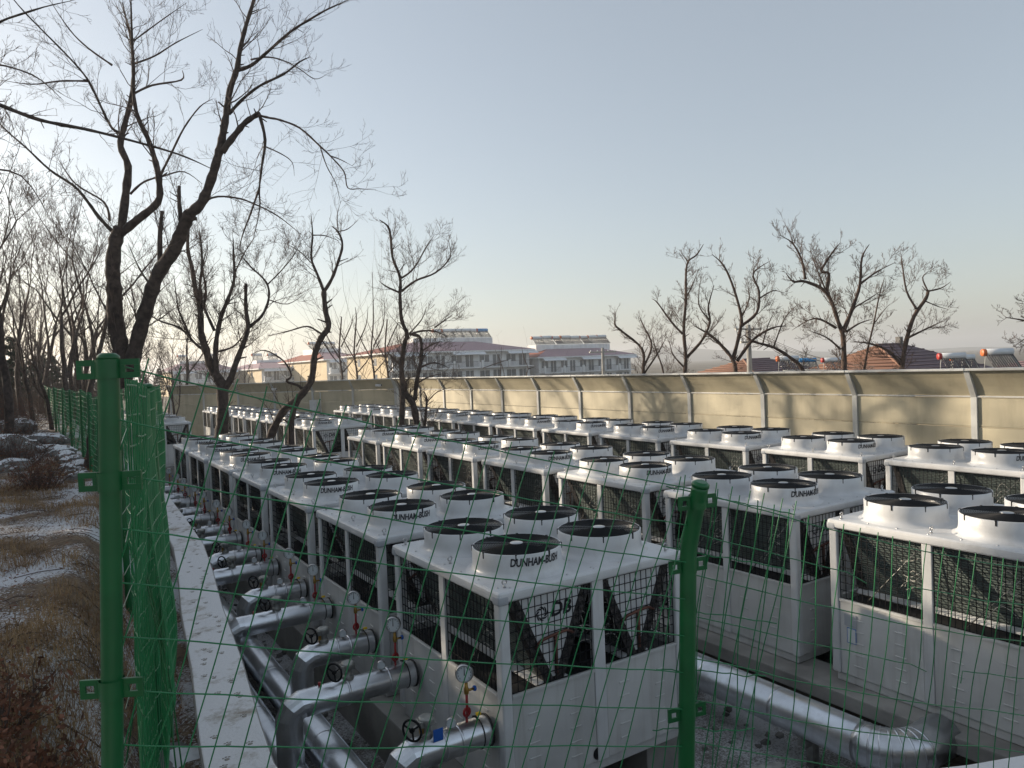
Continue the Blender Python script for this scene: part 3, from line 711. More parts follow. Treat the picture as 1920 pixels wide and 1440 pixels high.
# near posts
pl_top = at(203, 672, 2.0)
post([at(212, 1640, 2.0), at(210, 1250, 2.0), at(207, 900, 2.0), at(203, 676, 2.0)], .0275, [at(203, 692, 2).z, at(208, 902, 2).z, at(210, 1290, 2).z], R(-30), 28)
post([at(1285, 1640, 2.8), at(1288, 1340, 2.8), at(1290, 1100, 2.8), at(1291, 1035, 2.8), at(1301, 975, 2.78), at(1313, 912, 2.75)], .0315, [at(1300, 938, 2.8).z, at(1290, 1060, 2.8).z, at(1288, 1335, 2.8).z], R(-12), 28)
wire_panel(at(214, 684, 2.0), at(222, 1500, 2.0), at(1306, 919, 2.78), at(1290, 1465, 2.8), 25, 8, shear=.17, stub=.035, jit=.002, sag=.012)
# second layer: loose overlap of the mesh round the right hand post
wire_panel(at(1250, 912, 2.86), at(1215, 1480, 2.86), at(1490, 965, 2.9), at(1400, 1470, 2.9), 8, 5, shear=.12, stub=.05, jit=.003)
wire_panel(at(1306, 921, 2.79), at(1290, 1465, 2.82), at(2080, 1085, 3.5), at(2060, 1560, 3.5), 26, 7, shear=.04, stub=.03, jit=.004, hbreak=.5, sag=.05)
# fence running back along the bank
fp_ = [(0.16, 2.28), (0.57, 5.57), (0.63, 8.2), (0.68, 10.8), (0.71, 13.4), (0.73, 16.4), (0.74, 19.7), (0.62, 23.2), (0.50, 26.8), (0.36, 30.6), (0.22, 35.4), (0.10, 42.0)]
tops = []
for i, (t, s) in enumerate(fp_):
    g_ = gz(t, s); tops.append((g_, (CZ+.02, 3.90, 3.86, 3.84)[i] if i < 4 else g_+1.56))
for i, (t, s) in enumerate(fp_[1:], 1):
    g_, tp = tops[i]; ln = wr.uniform(-.05, .05)
    post([(t, s, g_-.1), (t+ln*.5, s, g_+.8), (t+ln, s+wr.uniform(-.08, .08), tp)], .03, [tp-.12, g_+.8], math.pi/2, 12)
for i in range(len(fp_)-1):
    (t0, s0), (t1, s1) = fp_[i], fp_[i+1]
    tp0, tp1 = tops[i][1], tops[i+1][1]; b0, b1 = tops[i][0]+.05, tops[i+1][0]+.05
    if i == 0: b0 = 2.35; tp0 = CZ-.02
    wire_panel((t0+.045, s0, tp0-.02), (t0+.045, s0, b0), (t1+.03, s1, tp1-.02), (t1+.03, s1, b1), 40 if i < 5 else 34, 14, stub=.02, jit=.006, sag=.04, slack=.03, rw=.0024+.0022*min(1, i/5))
post([(.50, 4.4, 2.0), (.50, 4.4, 3.0), (.47, 4.3, 3.92)], .026, [], 0, 12)
# loose doubled mesh hanging beside the near post, and cut wire ends
wire_panel((.20, 2.38, 3.95), (.19, 2.38, 2.3), (.62, 5.5, 3.90), (.60, 5.5, 2.3), 80, 18, stub=.01, jit=.005, slack=.03, rw=.0030)
wire_panel((.34, 3.0, 3.91), (.30, 2.9, 2.4), (.70, 5.7, 3.90), (.66, 5.7, 2.3), 80, 18, stub=.01, jit=.006, slack=.04, rw=.0034)
lw = MB()
for k in range(12):
    y = 735+k*62+wr.uniform(-10, 10); a = at(232+wr.uniform(-6, 6), y+40, 2.5)-FO; b = at(262+wr.uniform(-8, 10), y-20+wr.uniform(-15, 15), 2.9)-FO
    mid = a.lerp(b, .5)+Vector((0, 0, wr.uniform(.005, .025))); lw.tube(catmull([a, mid, b], 4), .0016, 4, False)
lw.build('cut_wires', mat('bare_galvanised_wire', (0.30, 0.36, 0.30), 0.35, 0.6), fence)
lw = MB()
for px0, py0, px1, py1, D in ((268, 1060, 330, 1440, 2.6), (270, 1055, 235, 1440, 2.6), (272, 1062, 345, 1470, 2.7)):
    lw.tube(catmull([at(px0, py0, D)-FO, at((px0+px1)/2+8, (py0+py1)/2, D)-FO, at(px1, py1, D)-FO], 6), .003, 5, False)
lw.build('hanging_wires', M['green'], fence)

# ------------------------------------------------------------------ bare trees
UPV = Vector((0, 0, 1))
def rdir(rg, d, ang):
    a = d.orthogonal().normalized(); b = d.cross(a); ph = rg.uniform(0, 2*math.pi)
    return (d*math.cos(ang)+(a*math.cos(ph)+b*math.sin(ph))*math.sin(ang)).normalized()
def twig_path(rg, p, d, L, k, up=.25, wig=.26):
    pts = [p.copy()]; st = L/k
    for i in range(k):
        d = (d+Vector((rg.uniform(-wig, wig), rg.uniform(-wig, wig), rg.uniform(-wig, wig)+up*.35))).normalized()
        p = p+d*st; pts.append(p)
    return pts
def sprout(cr, rg, pts, L0, r0, dens, lvl, up=.3, rmin=.0035, start=.15):
    """side shoots along a path; lvl counts the orders of twig still to come"""
    seg = [(pts[i+1]-pts[i]).length for i in range(len(pts)-1)]; tot = sum(seg)
    if tot < 1e-4: return
    n = max(1, int(tot*dens+rg.random()))
    for _ in range(n):
        f = start+(1-start)*rg.random(); x = f*tot; i = 0
        while i < len(seg)-1 and x > seg[i]: x -= seg[i]; i += 1
        p = pts[i].lerp(pts[i+1], min(1, x/max(seg[i], 1e-6))); d = (pts[i+1]-pts[i]).normalized()
        L = L0*rg.uniform(.35, 1.0)*(1.1-.55*f); dd = rdir(rg, d, rg.uniform(.5, 1.15)); dd.z += .18; dd.normalize()
        k = 5 if lvl > 1 else 4; tp = twig_path(rg, p, dd, L, k, up)
        r = max(rmin, r0*(1-.5*f)); rr = [max(rmin*.8, r*(1-.75*j/k)) for j in range(k+1)]
        cr.tube(tp, rr, 4 if r > .012 else 3, False)
        if lvl > 0: sprout(cr, rg, tp, L*.62, r*.55, dens*1.75, lvl-1, up, rmin, .2)
def traced_tree(base, label, D, limbs, bark='bark', seed=1, wk=1.0, L0=1.1, dens=2.2, lvl=2, rmin=.004, name='bare_tree', group=None, trunk_px=None, zroot=None, spread=.8):
    """limbs: (list of picture points, width at start, width at end, depth shift at the tip)"""
    rg = random.Random(seed); b = Vector(base)
    root = empty(name, b, label, 'tree', group)
    tr, cr = MB(), MB(); known = []
    for li, (pp, w0, w1, dz) in enumerate(limbs):
        n = len(pp); P3 = []; d0 = 0.0
        if known:                          # spring from the depth of the limb it grows out of
            k = min(known, key=lambda q: (q[0]-pp[0][0])**2+(q[1]-pp[0][1])**2)
            if (k[0]-pp[0][0])**2+(k[1]-pp[0][1])**2 < 900: d0 = k[2]
        for i, q in enumerate(pp):
            f = i/(n-1); dd_ = d0+dz*spread*f*f; P3.append(at(q[0], q[1], D+dd_)-b); known.append((q[0], q[1], dd_))
            if i: known.append(((q[0]+pp[i-1][0])/2, (q[1]+pp[i-1][1])/2, (dd_+known[-2][2])/2))
        if li == 0: P3 = [Vector((P3[0].x, P3[0].y, -.15))]+P3 if P3[0].z > .05 else P3
        path = catmull(P3, 4); m_ = len(path)
        rad = [max(rmin, wk*(w0+(w1-w0)*(i/(m_-1))**.8)*.5*D/F_PX*(1+.10*math.sin(i*2.3+li)+.05*rg.uniform(-1, 1))) for i in range(m_)]
        if w1 < 6:
            for q in range(1, 5): rad[-q] *= .25+.15*q
        if li == 0:
            for q in range(min(3, m_)): rad[q] *= 1.35-.12*q
        (tr if w0 > 6 else cr).tube(path, rad, 9 if w0 > 12 else 6)
        if w0 > 6:                         # knots and broken stubs on the thick limbs
            for _ in range(int(m_*.25)):
                i = rg.randrange(m_//3, m_-1); d = rdir(rg, (path[i+1]-path[i]).normalized(), 1.0); q = path[i]
                tr.tube([q, q+d*rg.uniform(.08, .25)*D/15], [rad[i]*.35, rad[i]*.18], 5)
        sprout(cr, rg, path, L0*(D/15)**.5, min(.02, rad[m_//2]*.4), dens*15/D if D > 15 else dens, lvl if w0 > 3 else max(0, lvl-1), .3, rmin*.8, .32 if w0 > 14 else .12)
    tr.build('trunk', M[bark], root); cr.build('crown', M['twig'], root)
    return root
limbs1 = [
 ([(172,905),(178,862),(190,790),(212,722),(228,680),(224,640),(216,596),(214,540),(211,502),(217,450),(227,427)], 46, 27, 0),
 ([(214,722),(240,700),(259,634),(277,570),(296,514),(326,469),(345,424),(356,401)], 34, 26, -.6),
 ([(226,440),(236,360),(240,311),(226,274),(232,240),(244,195),(249,161),(250,124),(246,75),(240,49),(229,5)], 20, 4, .8),
 ([(226,438),(262,409),(296,379),(299,345),(292,305),(277,259),(259,221),(251,180),(250,130),(247,60),(245,-20)], 20, 4, -.8),
 ([(222,445),(187,409),(165,379),(139,349),(94,319),(49,277),(7,240),(-20,205)], 10, 3, 1.2),
 ([(206,414),(195,379),(142,345),(110,300)], 6, 3, .6),
 ([(232,250),(210,240),(187,195),(165,150),(127,105),(49,26),(10,-20)], 7, 3, -1.2),
 ([(163,152),(112,152),(60,158),(0,150)], 5, 2, .6),
 ([(210,122),(165,90),(130,55),(90,-5)], 5, 2, -.8),
 ([(356,401),(379,379),(397,334),(409,292),(416,262),(424,217),(431,169),(444,131),(450,94),(461,49),(476,0),(484,-40)], 24, 6, .4),
 ([(445,132),(472,122),(502,97),(544,60),(585,34),(615,17),(660,-3)], 9, 3, -.9),
 ([(470,112),(500,107),(530,113),(560,128),(590,148),(612,140)], 4, 1.5, .4),
 ([(429,214),(454,187),(487,161),(532,139),(562,116),(581,107)], 8, 3, .7),
 ([(416,285),(439,255),(461,229),(486,213)], 15, 11, -.3),
 ([(484,216),(505,221),(525,225),(562,240),(600,274),(619,292),(645,322),(652,352),(675,354),(705,356)], 6, 1.5, -.8),
 ([(600,274),(612,310),(630,345),(638,380)], 3, 1.5, -.3),
 ([(619,292),(640,300),(662,312)], 3, 1.2, .2),
 ([(487,217),(497,262),(491,311),(486,356),(487,390),(476,446)], 8, 2, .2),
 ([(487,350),(470,400),(455,440),(448,470)], 5, 2, -.3),
 ([(498,275),(530,290),(548,305),(552,330)], 3, 1.2, .3),
 ([(340,415),(336,380),(336,349)], 11, 7, .1),
 ([(300,500),(300,440),(304,397)], 13, 8, .3),
 ([(244,364),(270,341),(307,330),(345,322),(380,345)], 6, 2, .6),
 ([(352,402),(397,371),(442,371),(476,382),(521,405),(565,440)], 6, 2, -.5),
 ([(290,545),(262,505),(240,455)], 7, 2, .7),
 ([(300,330),(320,290),(345,240),(375,200),(400,185)], 6, 2, -.4),
 ([(252,175),(285,160),(340,150),(342,132)], 6, 3, -.5),
 ([(250,120),(290,105),(330,80),(380,55)], 5, 2, .7),
 ([(246,80),(300,40),(350,5)], 4, 2, -.6),
]
b1 = at(176, 880, 14.5); b1.z = gz(b1.x, b1.y)
traced_tree(b1, 'tall twin-stemmed bare tree with a broken drooping branch beside the wire fence', 14.5, limbs1, seed=4, wk=.84, L0=1.4, dens=4.0, lvl=2, rmin=.0034)
# limb of a tree standing outside the picture on the bank
lo = [([(-190,420),(-150,240),(-100,160),(-30,185),(0,197),(75,225),(150,240),(229,259),(334,289),(400,318)], 13, 3, .5), ([(-120,170),(-40,120),(60,140),(120,190)], 6, 2, .5), ([(-100,165),(-30,60),(60,20),(140,0)], 7, 2, -.5), ([(-120,180),(-60,300),(40,330),(100,420)], 6, 2, .3)]
b0 = at(-190, 760, 11.0); b0.z = gz(b0.x, b0.y)
lo.insert(0, ([(-195,880),(-192,700),(-195,560),(-190,420)], 34, 26, 0))
traced_tree(b0, 'bare tree on the bank sending a long limb across the twin-stemmed tree', 11.0, lo, seed=9, L0=1.3, dens=3.2, lvl=2)
limbs2 = [
 ([(412,850),(415,815),(418,776),(416,724),(409,709),(397,690),(386,656),(377,622),(375,577),(366,540),(360,502),(352,465),(354,416)], 36, 6, .5),
 ([(379,575),(375,536),(379,499),(377,457),(373,427)], 9, 3, -.4), ([(382,577),(386,540),(380,502),(390,460)], 7, 3, .7),
 ([(412,720),(405,690),(405,645),(414,596),(427,562),(439,525),(438,480),(437,446)], 16, 4, -.6), ([(402,620),(386,585),(375,560)], 8, 5, .2),
 ([(420,730),(432,712),(442,682),(456,645),(465,615),(461,577),(461,532)], 18, 8, .8),
 ([(465,615),(491,592),(504,559),(499,529),(470,500),(452,480)], 9, 3, -.7), ([(500,535),(525,510),(550,480),(562,457)], 4, 2, .5),
 ([(380,655),(367,645),(337,615),(296,600),(262,575)], 8, 3, .8), ([(360,640),(345,605),(334,577),(326,517)], 7, 3, -.6), ([(405,660),(440,648),(466,612)], 6, 3, .2),
 ([(504,562),(540,570),(575,548)], 3, 1.5, .3), ([(437,520),(455,480),(480,440)], 4, 2, .3),
]
b2 = at(413, 830, 24.0); b2.z = YZ
traced_tree(b2, 'bare tree with several upright stems growing in the aisle past the valve pipes', 24.0, limbs2, seed=12, wk=.8, L0=1.5, dens=7.0, lvl=2, rmin=.005)
limbs3 = [
 ([(505,850),(507,820),(531,771),(561,745),(584,712),(590,666),(602,634),(616,613),(610,581),(607,546)], 20, 11, 0),
 ([(607,546),(596,517),(584,485),(586,441),(583,400)], 8, 3, -.5), ([(607,548),(622,523),(634,491),(642,459),(634,435),(622,424)], 9, 4, .4),
 ([(630,434),(651,430),(672,412)], 3, 1.5, .2), ([(605,628),(596,622),(575,612),(537,622),(500,630)], 6, 2, .6),
 ([(546,845),(546,797),(551,768),(562,746)], 14, 12, 0), ([(570,738),(561,724),(537,715),(546,704),(532,677),(497,657),(470,665)], 8, 2, .5),
 ([(586,441),(610,442),(636,452)], 3, 2, -.2), ([(603,636),(625,670),(645,690)], 4, 2, -.4), ([(590,500),(560,470),(530,455)], 3, 1.5, .5), ([(634,430),(632,405),(640,375)], 3, 1.2, .2),
]
b3 = at(507, 835, 24.5); b3.z = YZ
traced_tree(b3, 'thin leaning bare tree with a Y-shaped top between the chiller rows', 24.5, limbs3, seed=15, wk=.85, L0=1.2, dens=4.6, lvl=2, rmin=.005)
limbs4 = [
 ([(752,830),(753,794),(755,730),(753,689),(759,642),(764,628),(753,599),(750,555),(750,520),(736,482),(730,430),(711,412)], 15, 4, 0),
 ([(753,546),(780,526),(817,511),(844,482),(841,450)], 6, 2, -.5), ([(750,523),(768,511),(782,494),(800,462),(815,440)], 5, 2, .5), ([(750,549),(724,537),(710,526)], 5, 2, .3),
 ([(768,628),(788,621),(815,621),(838,631)], 6, 2, -.4), ([(815,614),(832,602),(850,589)], 4, 2, .2), ([(784,830),(782,797),(774,756),(761,739),(757,715)], 16, 12, 0),
 ([(778,750),(782,712),(790,672),(788,634),(774,628)], 11, 6, .4), ([(798,830),(797,797),(800,750),(794,733)], 8, 4, .2), ([(800,755),(820,735),(850,725)], 3, 1.5, -.3),
 ([(756,690),(735,670),(722,655)], 4, 2, .3), ([(785,690),(815,680),(842,690)], 5, 2, -.4), ([(789,660),(812,645),(830,640)], 5, 2, .5), ([(765,628),(790,600),(800,575)], 4, 2, .3), ([(780,720),(808,705),(840,700)], 4, 2, .4),
]
b4 = at(768, 800, 26.0); b4.z = YZ
traced_tree(b4, 'bare tree with a dense twiggy middle rising between the middle and barrier rows', 26.0, limbs4, seed=18, wk=.9, L0=1.35, dens=7.5, lvl=2, rmin=.005)
# trees behind the long barrier
RT = [
 ('low forked bare tree behind the barrier beside the white apartment block', 30, [([(1206,760),(1206,699),(1204,655),(1167,622),(1153,608),(1155,586)], 11, 3, 0), ([(1206,690),(1222,648),(1207,612),(1198,590)], 6, 2, .5), ([(1208,700),(1235,660),(1250,630)], 5, 2, -.4), ([(1240,760),(1244,700),(1228,650),(1222,620)], 6, 2, .3)]),
 ('slender bare tree with one straight central stem behind the barrier', 28, [([(1282,760),(1284,699),(1286,670),(1282,619),(1286,564),(1286,520),(1290,491),(1306,478),(1319,458)], 12, 3, 0), ([(1280,626),(1259,604),(1233,568),(1222,560)], 6, 2, .5), ([(1288,670),(1317,637),(1331,604),(1328,575),(1339,535)], 8, 3, -.5), ([(1290,491),(1277,473)], 4, 2, .2), ([(1284,690),(1262,665),(1255,640)], 5, 2, .4), ([(1330,600),(1310,570),(1314,520)], 4, 2, .3), ([(1286,560),(1300,530),(1312,500)], 4, 1.5, .3)]),
 ('spreading bare tree in front of the concrete utility pole', 26, [([(1380,760),(1379,697),(1373,673),(1353,648),(1331,628),(1302,611)], 14, 5, .5), ([(1375,672),(1388,619),(1390,593),(1375,539),(1357,498),(1335,477)], 10, 3, -.4), ([(1390,611),(1419,586),(1423,546),(1412,513),(1441,491)], 8, 3, .4), ([(1382,677),(1412,637),(1448,615),(1477,611)], 9, 3, -.5), ([(1423,560),(1450,545),(1470,550)], 4, 2, .3), ([(1388,600),(1405,560),(1400,530)], 4, 2, .2)]),
 ('strongly leaning bare trunk beside the red-roofed house', 27, [([(1530,760),(1506,695),(1485,673),(1452,652),(1415,641),(1395,628)], 11, 5, .2), ([(1450,652),(1470,600),(1490,575)], 4, 2, .3), ([(1430,645),(1440,610),(1452,585)], 4, 1.5, -.3)]),
 ('largest bare tree behind the barrier with a wide rounded crown', 24, [([(1584,760),(1583,692),(1581,633),(1572,604),(1550,549),(1510,528),(1488,528),(1474,513)], 17, 4, 0), ([(1510,524),(1503,487),(1485,455),(1459,440)], 7, 2, -.3), ([(1487,458),(1479,426)], 3, 2, .1), ([(1550,546),(1554,513),(1540,508),(1561,473),(1576,455)], 9, 3, .5), ([(1581,622),(1598,579),(1612,535),(1616,484),(1630,458)], 11, 3, -.6), ([(1612,533),(1645,509),(1681,491)], 6, 2, .4), ([(1568,615),(1528,597),(1485,619)], 7, 2, .5), ([(1576,655),(1550,633),(1514,619)], 6, 2, -.5), ([(1587,622),(1612,606),(1641,597)], 6, 2, .4), ([(1598,579),(1630,560),(1652,545)], 4, 2, .5), ([(1550,549),(1530,500),(1520,470)], 4, 2, .4)]),
 ('bare tree with an arching low branch by the purple-roofed house', 25, [([(1690,760),(1691,692),(1700,637),(1714,593),(1736,560),(1740,546)], 14, 7, 0), ([(1718,579),(1700,546),(1692,498),(1689,473)], 6, 2, .4), ([(1740,546),(1765,540),(1783,528)], 5, 2, -.3), ([(1740,546),(1730,520),(1747,506)], 4, 2, .3), ([(1703,633),(1740,615),(1773,600)], 6, 2, .4), ([(1689,684),(1667,659),(1630,644),(1594,641)], 8, 3, -.3), ([(1736,565),(1760,575),(1778,580)], 3, 1.5, .2)]),
 ('thin upright bare sapling between two bigger trees behind the barrier', 26, [([(1618,760),(1623,677),(1638,608),(1649,553),(1660,517)], 7, 2, 0), ([(1638,608),(1655,585),(1668,570)], 3, 1.5, .3)]),
 ('bare tree at the end of the barrier by the terracotta roofs, mostly twigs', 22, [([(1985,780),(1980,690),(1975,640),(1950,610),(1915,600),(1885,595)], 12, 3, 0), ([(1975,640),(1960,590),(1925,570)], 6, 2, .4), ([(1960,615),(1930,630),(1900,650)], 4, 2, -.3)]),
]
for i, (lb, D, L) in enumerate(RT):
    b = at(L[0][0][0][0], 760, D); b.z = YZ
    traced_tree(b, lb, float(D), L, 'bark2', seed=30+i, wk=.8, L0=.95, dens=9.5, lvl=2, rmin=.0062, group='bare trees behind the long barrier')
# dead stems in front of the apartment block
traced_tree((lambda p: Vector((p.x, p.y, YZ)))(at(935, 760, 45)), 'two dead dark stems crossed by a broken pole before the white apartments', 45.0,
  [([(930,760),(938,707),(940,650)], 5, 3, 0), ([(945,760),(945,700),(928,655)], 4, 2, .2), ([(906,690),(935,680),(960,672)], 3, 3, .3)], 'bark', 60, .6, 2, 0, .012)
traced_tree((lambda p: Vector((p.x, p.y, YZ)))(at(985, 760, 40)), 'small bare tree with a kinked stem before the white apartments', 40.0,
  [([(985,760),(987,705),(990,690),(982,670),(978,650)], 4, 2, 0), ([(990,692),(1004,687)], 3, 2, .2)], 'bark', 61, .6, 3, 1, .010)
# thin trees by the apartment corner
for i, (px, D, h) in enumerate(((700, 46, 175), (668, 50, 120), (640, 52, 105), (726, 48, 90))):
    L = [([(px, 800), (px+2, 710), (px-4, 660), (px, 600), (px-2, 720-h*1.2)], 6, 2, 0), ([(px+1, 680), (px-22, 640), (px-38, 600)], 3, 1.5, .5), ([(px, 650), (px+18, 610), (px+22, 560+i*15)], 3, 1.5, -.5), ([(px+1, 700), (px+25, 670), (px+40, 630)], 3, 1.5, .5)]
    traced_tree((lambda p: Vector((p.x, p.y, YZ)))(at(px, 800, D)), 'slim bare tree beyond the end barrier by the cream apartment gable', float(D), L, 'bark2', 70+i, 1.0, 5.5, 2, .011, group='slim trees by the gable')
# ---- the wood on the left: generated trees
def wood_tree(seed, h):
    rg = random.Random(seed); tr, cr = MB(), MB()
    p = Vector((0, 0, -.2)); d = Vector((rg.uniform(-.12, .12), rg.uniform(-.12, .12), 1)).normalized()
    def stem(p, d, L, r, lvl):
        k = 7; tp = twig_path(rg, p, d, L, k, .30, .16); rr = [r*(1-.55*j/k) for j in range(k+1)]
        (tr if r > .035 else cr).tube(tp, rr, 7 if r > .05 else 5)
        sprout(cr, rg, tp, min(2.4, L*.5), min(.02, r*.35), 1.9 if lvl else 3.2, 1 if lvl else 2, .35, .006, .35 if lvl == 2 else .15)
        if lvl > 0:
            n = rg.randint(2, 4)
            for q in range(n):
                i = k if q < 2 else rg.randint(3, k-1)
                stem(tp[i], rdir(rg, (tp[i]-tp[i-1]).normalized(), rg.uniform(.25, .75)), L*rg.uniform(.55, .9), rr[i]*rg.uniform(.55, .8), lvl-1)
    stem(p, d, h*.38, h*.0095+.02, 2)
    return tr.mesh('trunk'), cr.mesh('crown')
variants = [wood_tree(100+i, 8.5+1.3*i) for i in range(5)]
rg = random.Random(77)
spots = [(8,21,3), (60,28,1), (95,27,0), (128,30,2), (150,34,4), (18,30,4), (45,36,3), (75,40,1), (110,42,2), (170,40,0), (205,46,3), (140,52,1), (260,52,2), (235,60,4), (20,50,2), (5,42,0), (90,60,3), (180,62,1), (300,64,0), (316,39,1), (280,75,3), (330,80,2), (360,70,0), (395,85,1), (440,80,3), (470,70,2), (345,60,4), (60,80,0), (130,85,4), (210,90,2), (-30,16,1), (-70,20,2), (-60,28,4), (-120,25,3), (-40,40,0)]
for i in range(24):
    D_ = rg.uniform(30, 80); spots.append((rg.uniform(-60, 330 if D_ > 52 else 185), D_, rg.randrange(5)))
for i, (px, D, v) in enumerate(spots):
    b = at(px, 760, D); inside = b.x < t_edge(b.y)-.1; b.z = gz(b.x, b.y) if inside else YZ
    o = empty('wood_tree', b, 'bare winter tree in the wood beyond the wire fence' if inside else 'bare winter tree beyond the far end of the yard', 'tree', 'bare trees of the wood' if inside else 'bare trees past the yard', rot=(0, 0, rg.uniform(0, 6.28)))
    sc_ = rg.uniform(.85, 1.2); o.scale = (sc_, sc_, sc_)
    mk('trunk', variants[v][0], M['bark'], o); mk('crown', variants[v][1], M['twig'], o)
# evergreens: low ones of the wood, and unseen shade pines added up the bank
def pine_mesh(seed, h):
    rg = random.Random(seed); tr, cr = MB(), MB(); tr.tube([(0, 0, -.3), (.03, 0, h*.5), (0, .02, h)], [.14, .09, .02], 8)
    for i in range(int(h*22)):
        z = h*(.10+.88*rg.random()); R_ = (1-z/h)**.8*h*.30+.15; a = rg.uniform(0, 6.28); L = R_*rg.uniform(.6, 1.1)
        d = Vector((math.cos(a), math.sin(a), rg.uniform(-.25, .15))); p = Vector((0, 0, z)); tr.tube([p, p+d*L], [.015, .004], 3, False)
        for q in range(16):
            c = p+d*L*rg.uniform(.25, 1.02)+Vector((rg.uniform(-.12, .12), rg.uniform(-.12, .12), rg.uniform(-.10, .10))); e = Vector((rg.uniform(-1, 1), rg.uniform(-1, 1), rg.uniform(-.6, .6))).normalized()*rg.uniform(.10, .2); f_ = e.orthogonal().normalized()*.045
            cr.add([c-e-f_, c+e-f_*.3, c+e+f_*.3, c-e+f_], [(0, 1, 2, 3)])
    return tr.mesh('trunk'), cr.mesh('crown')
pv = [pine_mesh(5+i, 6.0+i) for i in range(3)]
def pine(x, y, v, label, group, sc_=1.0):
    o = empty('pine_tree', (x, y, gz(x, y)), label, 'tree', group, rot=(0, 0, rg.uniform(0, 6.28))); o.scale = (sc_,)*3
    mk('trunk', pv[v][0], M['bark'], o); mk('crown', pv[v][1], M['pine'], o)
for i in range(34):
    x, y = rg.uniform(-14, -5.5), 12+i*.85+rg.uniform(-1, 1); pine(x, y, i % 3, 'dark pine out of view on the bank, added to shade the near chillers', 'added shade pines on the bank', rg.uniform(.72, .92))
for i, (px, D) in enumerate(((5, 44), (40, 52), (85, 58), (120, 66), (165, 72), (60, 70), (20, 66), (200, 80), (240, 86), (140, 80), (100, 50), (25, 38), (70, 46), (150, 56), (185, 64), (220, 74), (270, 92), (300, 98), (110, 74))):
    b = at(px, 740, D); pine(b.x, b.y, 0, 'low dark evergreen at the back of the wood', 'low evergreens of the wood', .55+.06*(i % 3))

# ------------------------------------------------------------------ apartment blocks, houses, poles behind the barriers
def solar_mesh():
    t = MB().lathe([(.02, -1.0), (.27, -1.0), (.27, 1.0), (.02, 1.0)], 14, (0, 0, 1.25), 'x').mesh('tank')
    e = MB().lathe([(.02, -.14), (.24, -.14), (.275, -.10), (.275, .10), (.27, .12)], 14, (0, 0, 0), 'x', close=False).mesh('end_cap')
    c = MB()
    for i in range(12):
        x = -.9+1.8*i/11; c.tube([(x, -1.25, .12), (x, -.12, 1.12)], .045, 5)
    cm = c.mesh('vacuum_tubes')
    f = MB()
    for x in (-.85, 0, .85):
        f.tube([(x, -1.3, 0), (x, -.15, 1.05)], .03, 4); f.tube([(x, .25, 0), (x, .05, 1.05)], .03, 4)
    f.tube([(-.95, -1.28, .1), (.95, -1.28, .1)], .04, 4)
    return t, e, cm, f.mesh('stand')
SM = solar_mesh()
def solar(p, rz, capc, label, group, sc_=1.0, tank='tank'):
    o = empty('solar_heater', p, label, 'solar heater', group, rot=(0, 0, rz)); o.scale = (sc_,)*3
    def mm(me, key, mt, loc=None):
        x = bpy.data.objects.new(key, me); col.objects.link(x); x.parent = o
        if not me.materials: me.materials.append(M[mt])
        x.material_slots[0].link = 'OBJECT'; x.material_slots[0].material = M[mt]
        if loc: x.location = loc
    mm(SM[0], 'tank', tank); mm(SM[1], 'end_cap', capc, (-1.0, 0, 1.25)); mm(SM[2], 'vacuum_tubes', 'tubes'); mm(SM[3], 'stand', 'bpost')
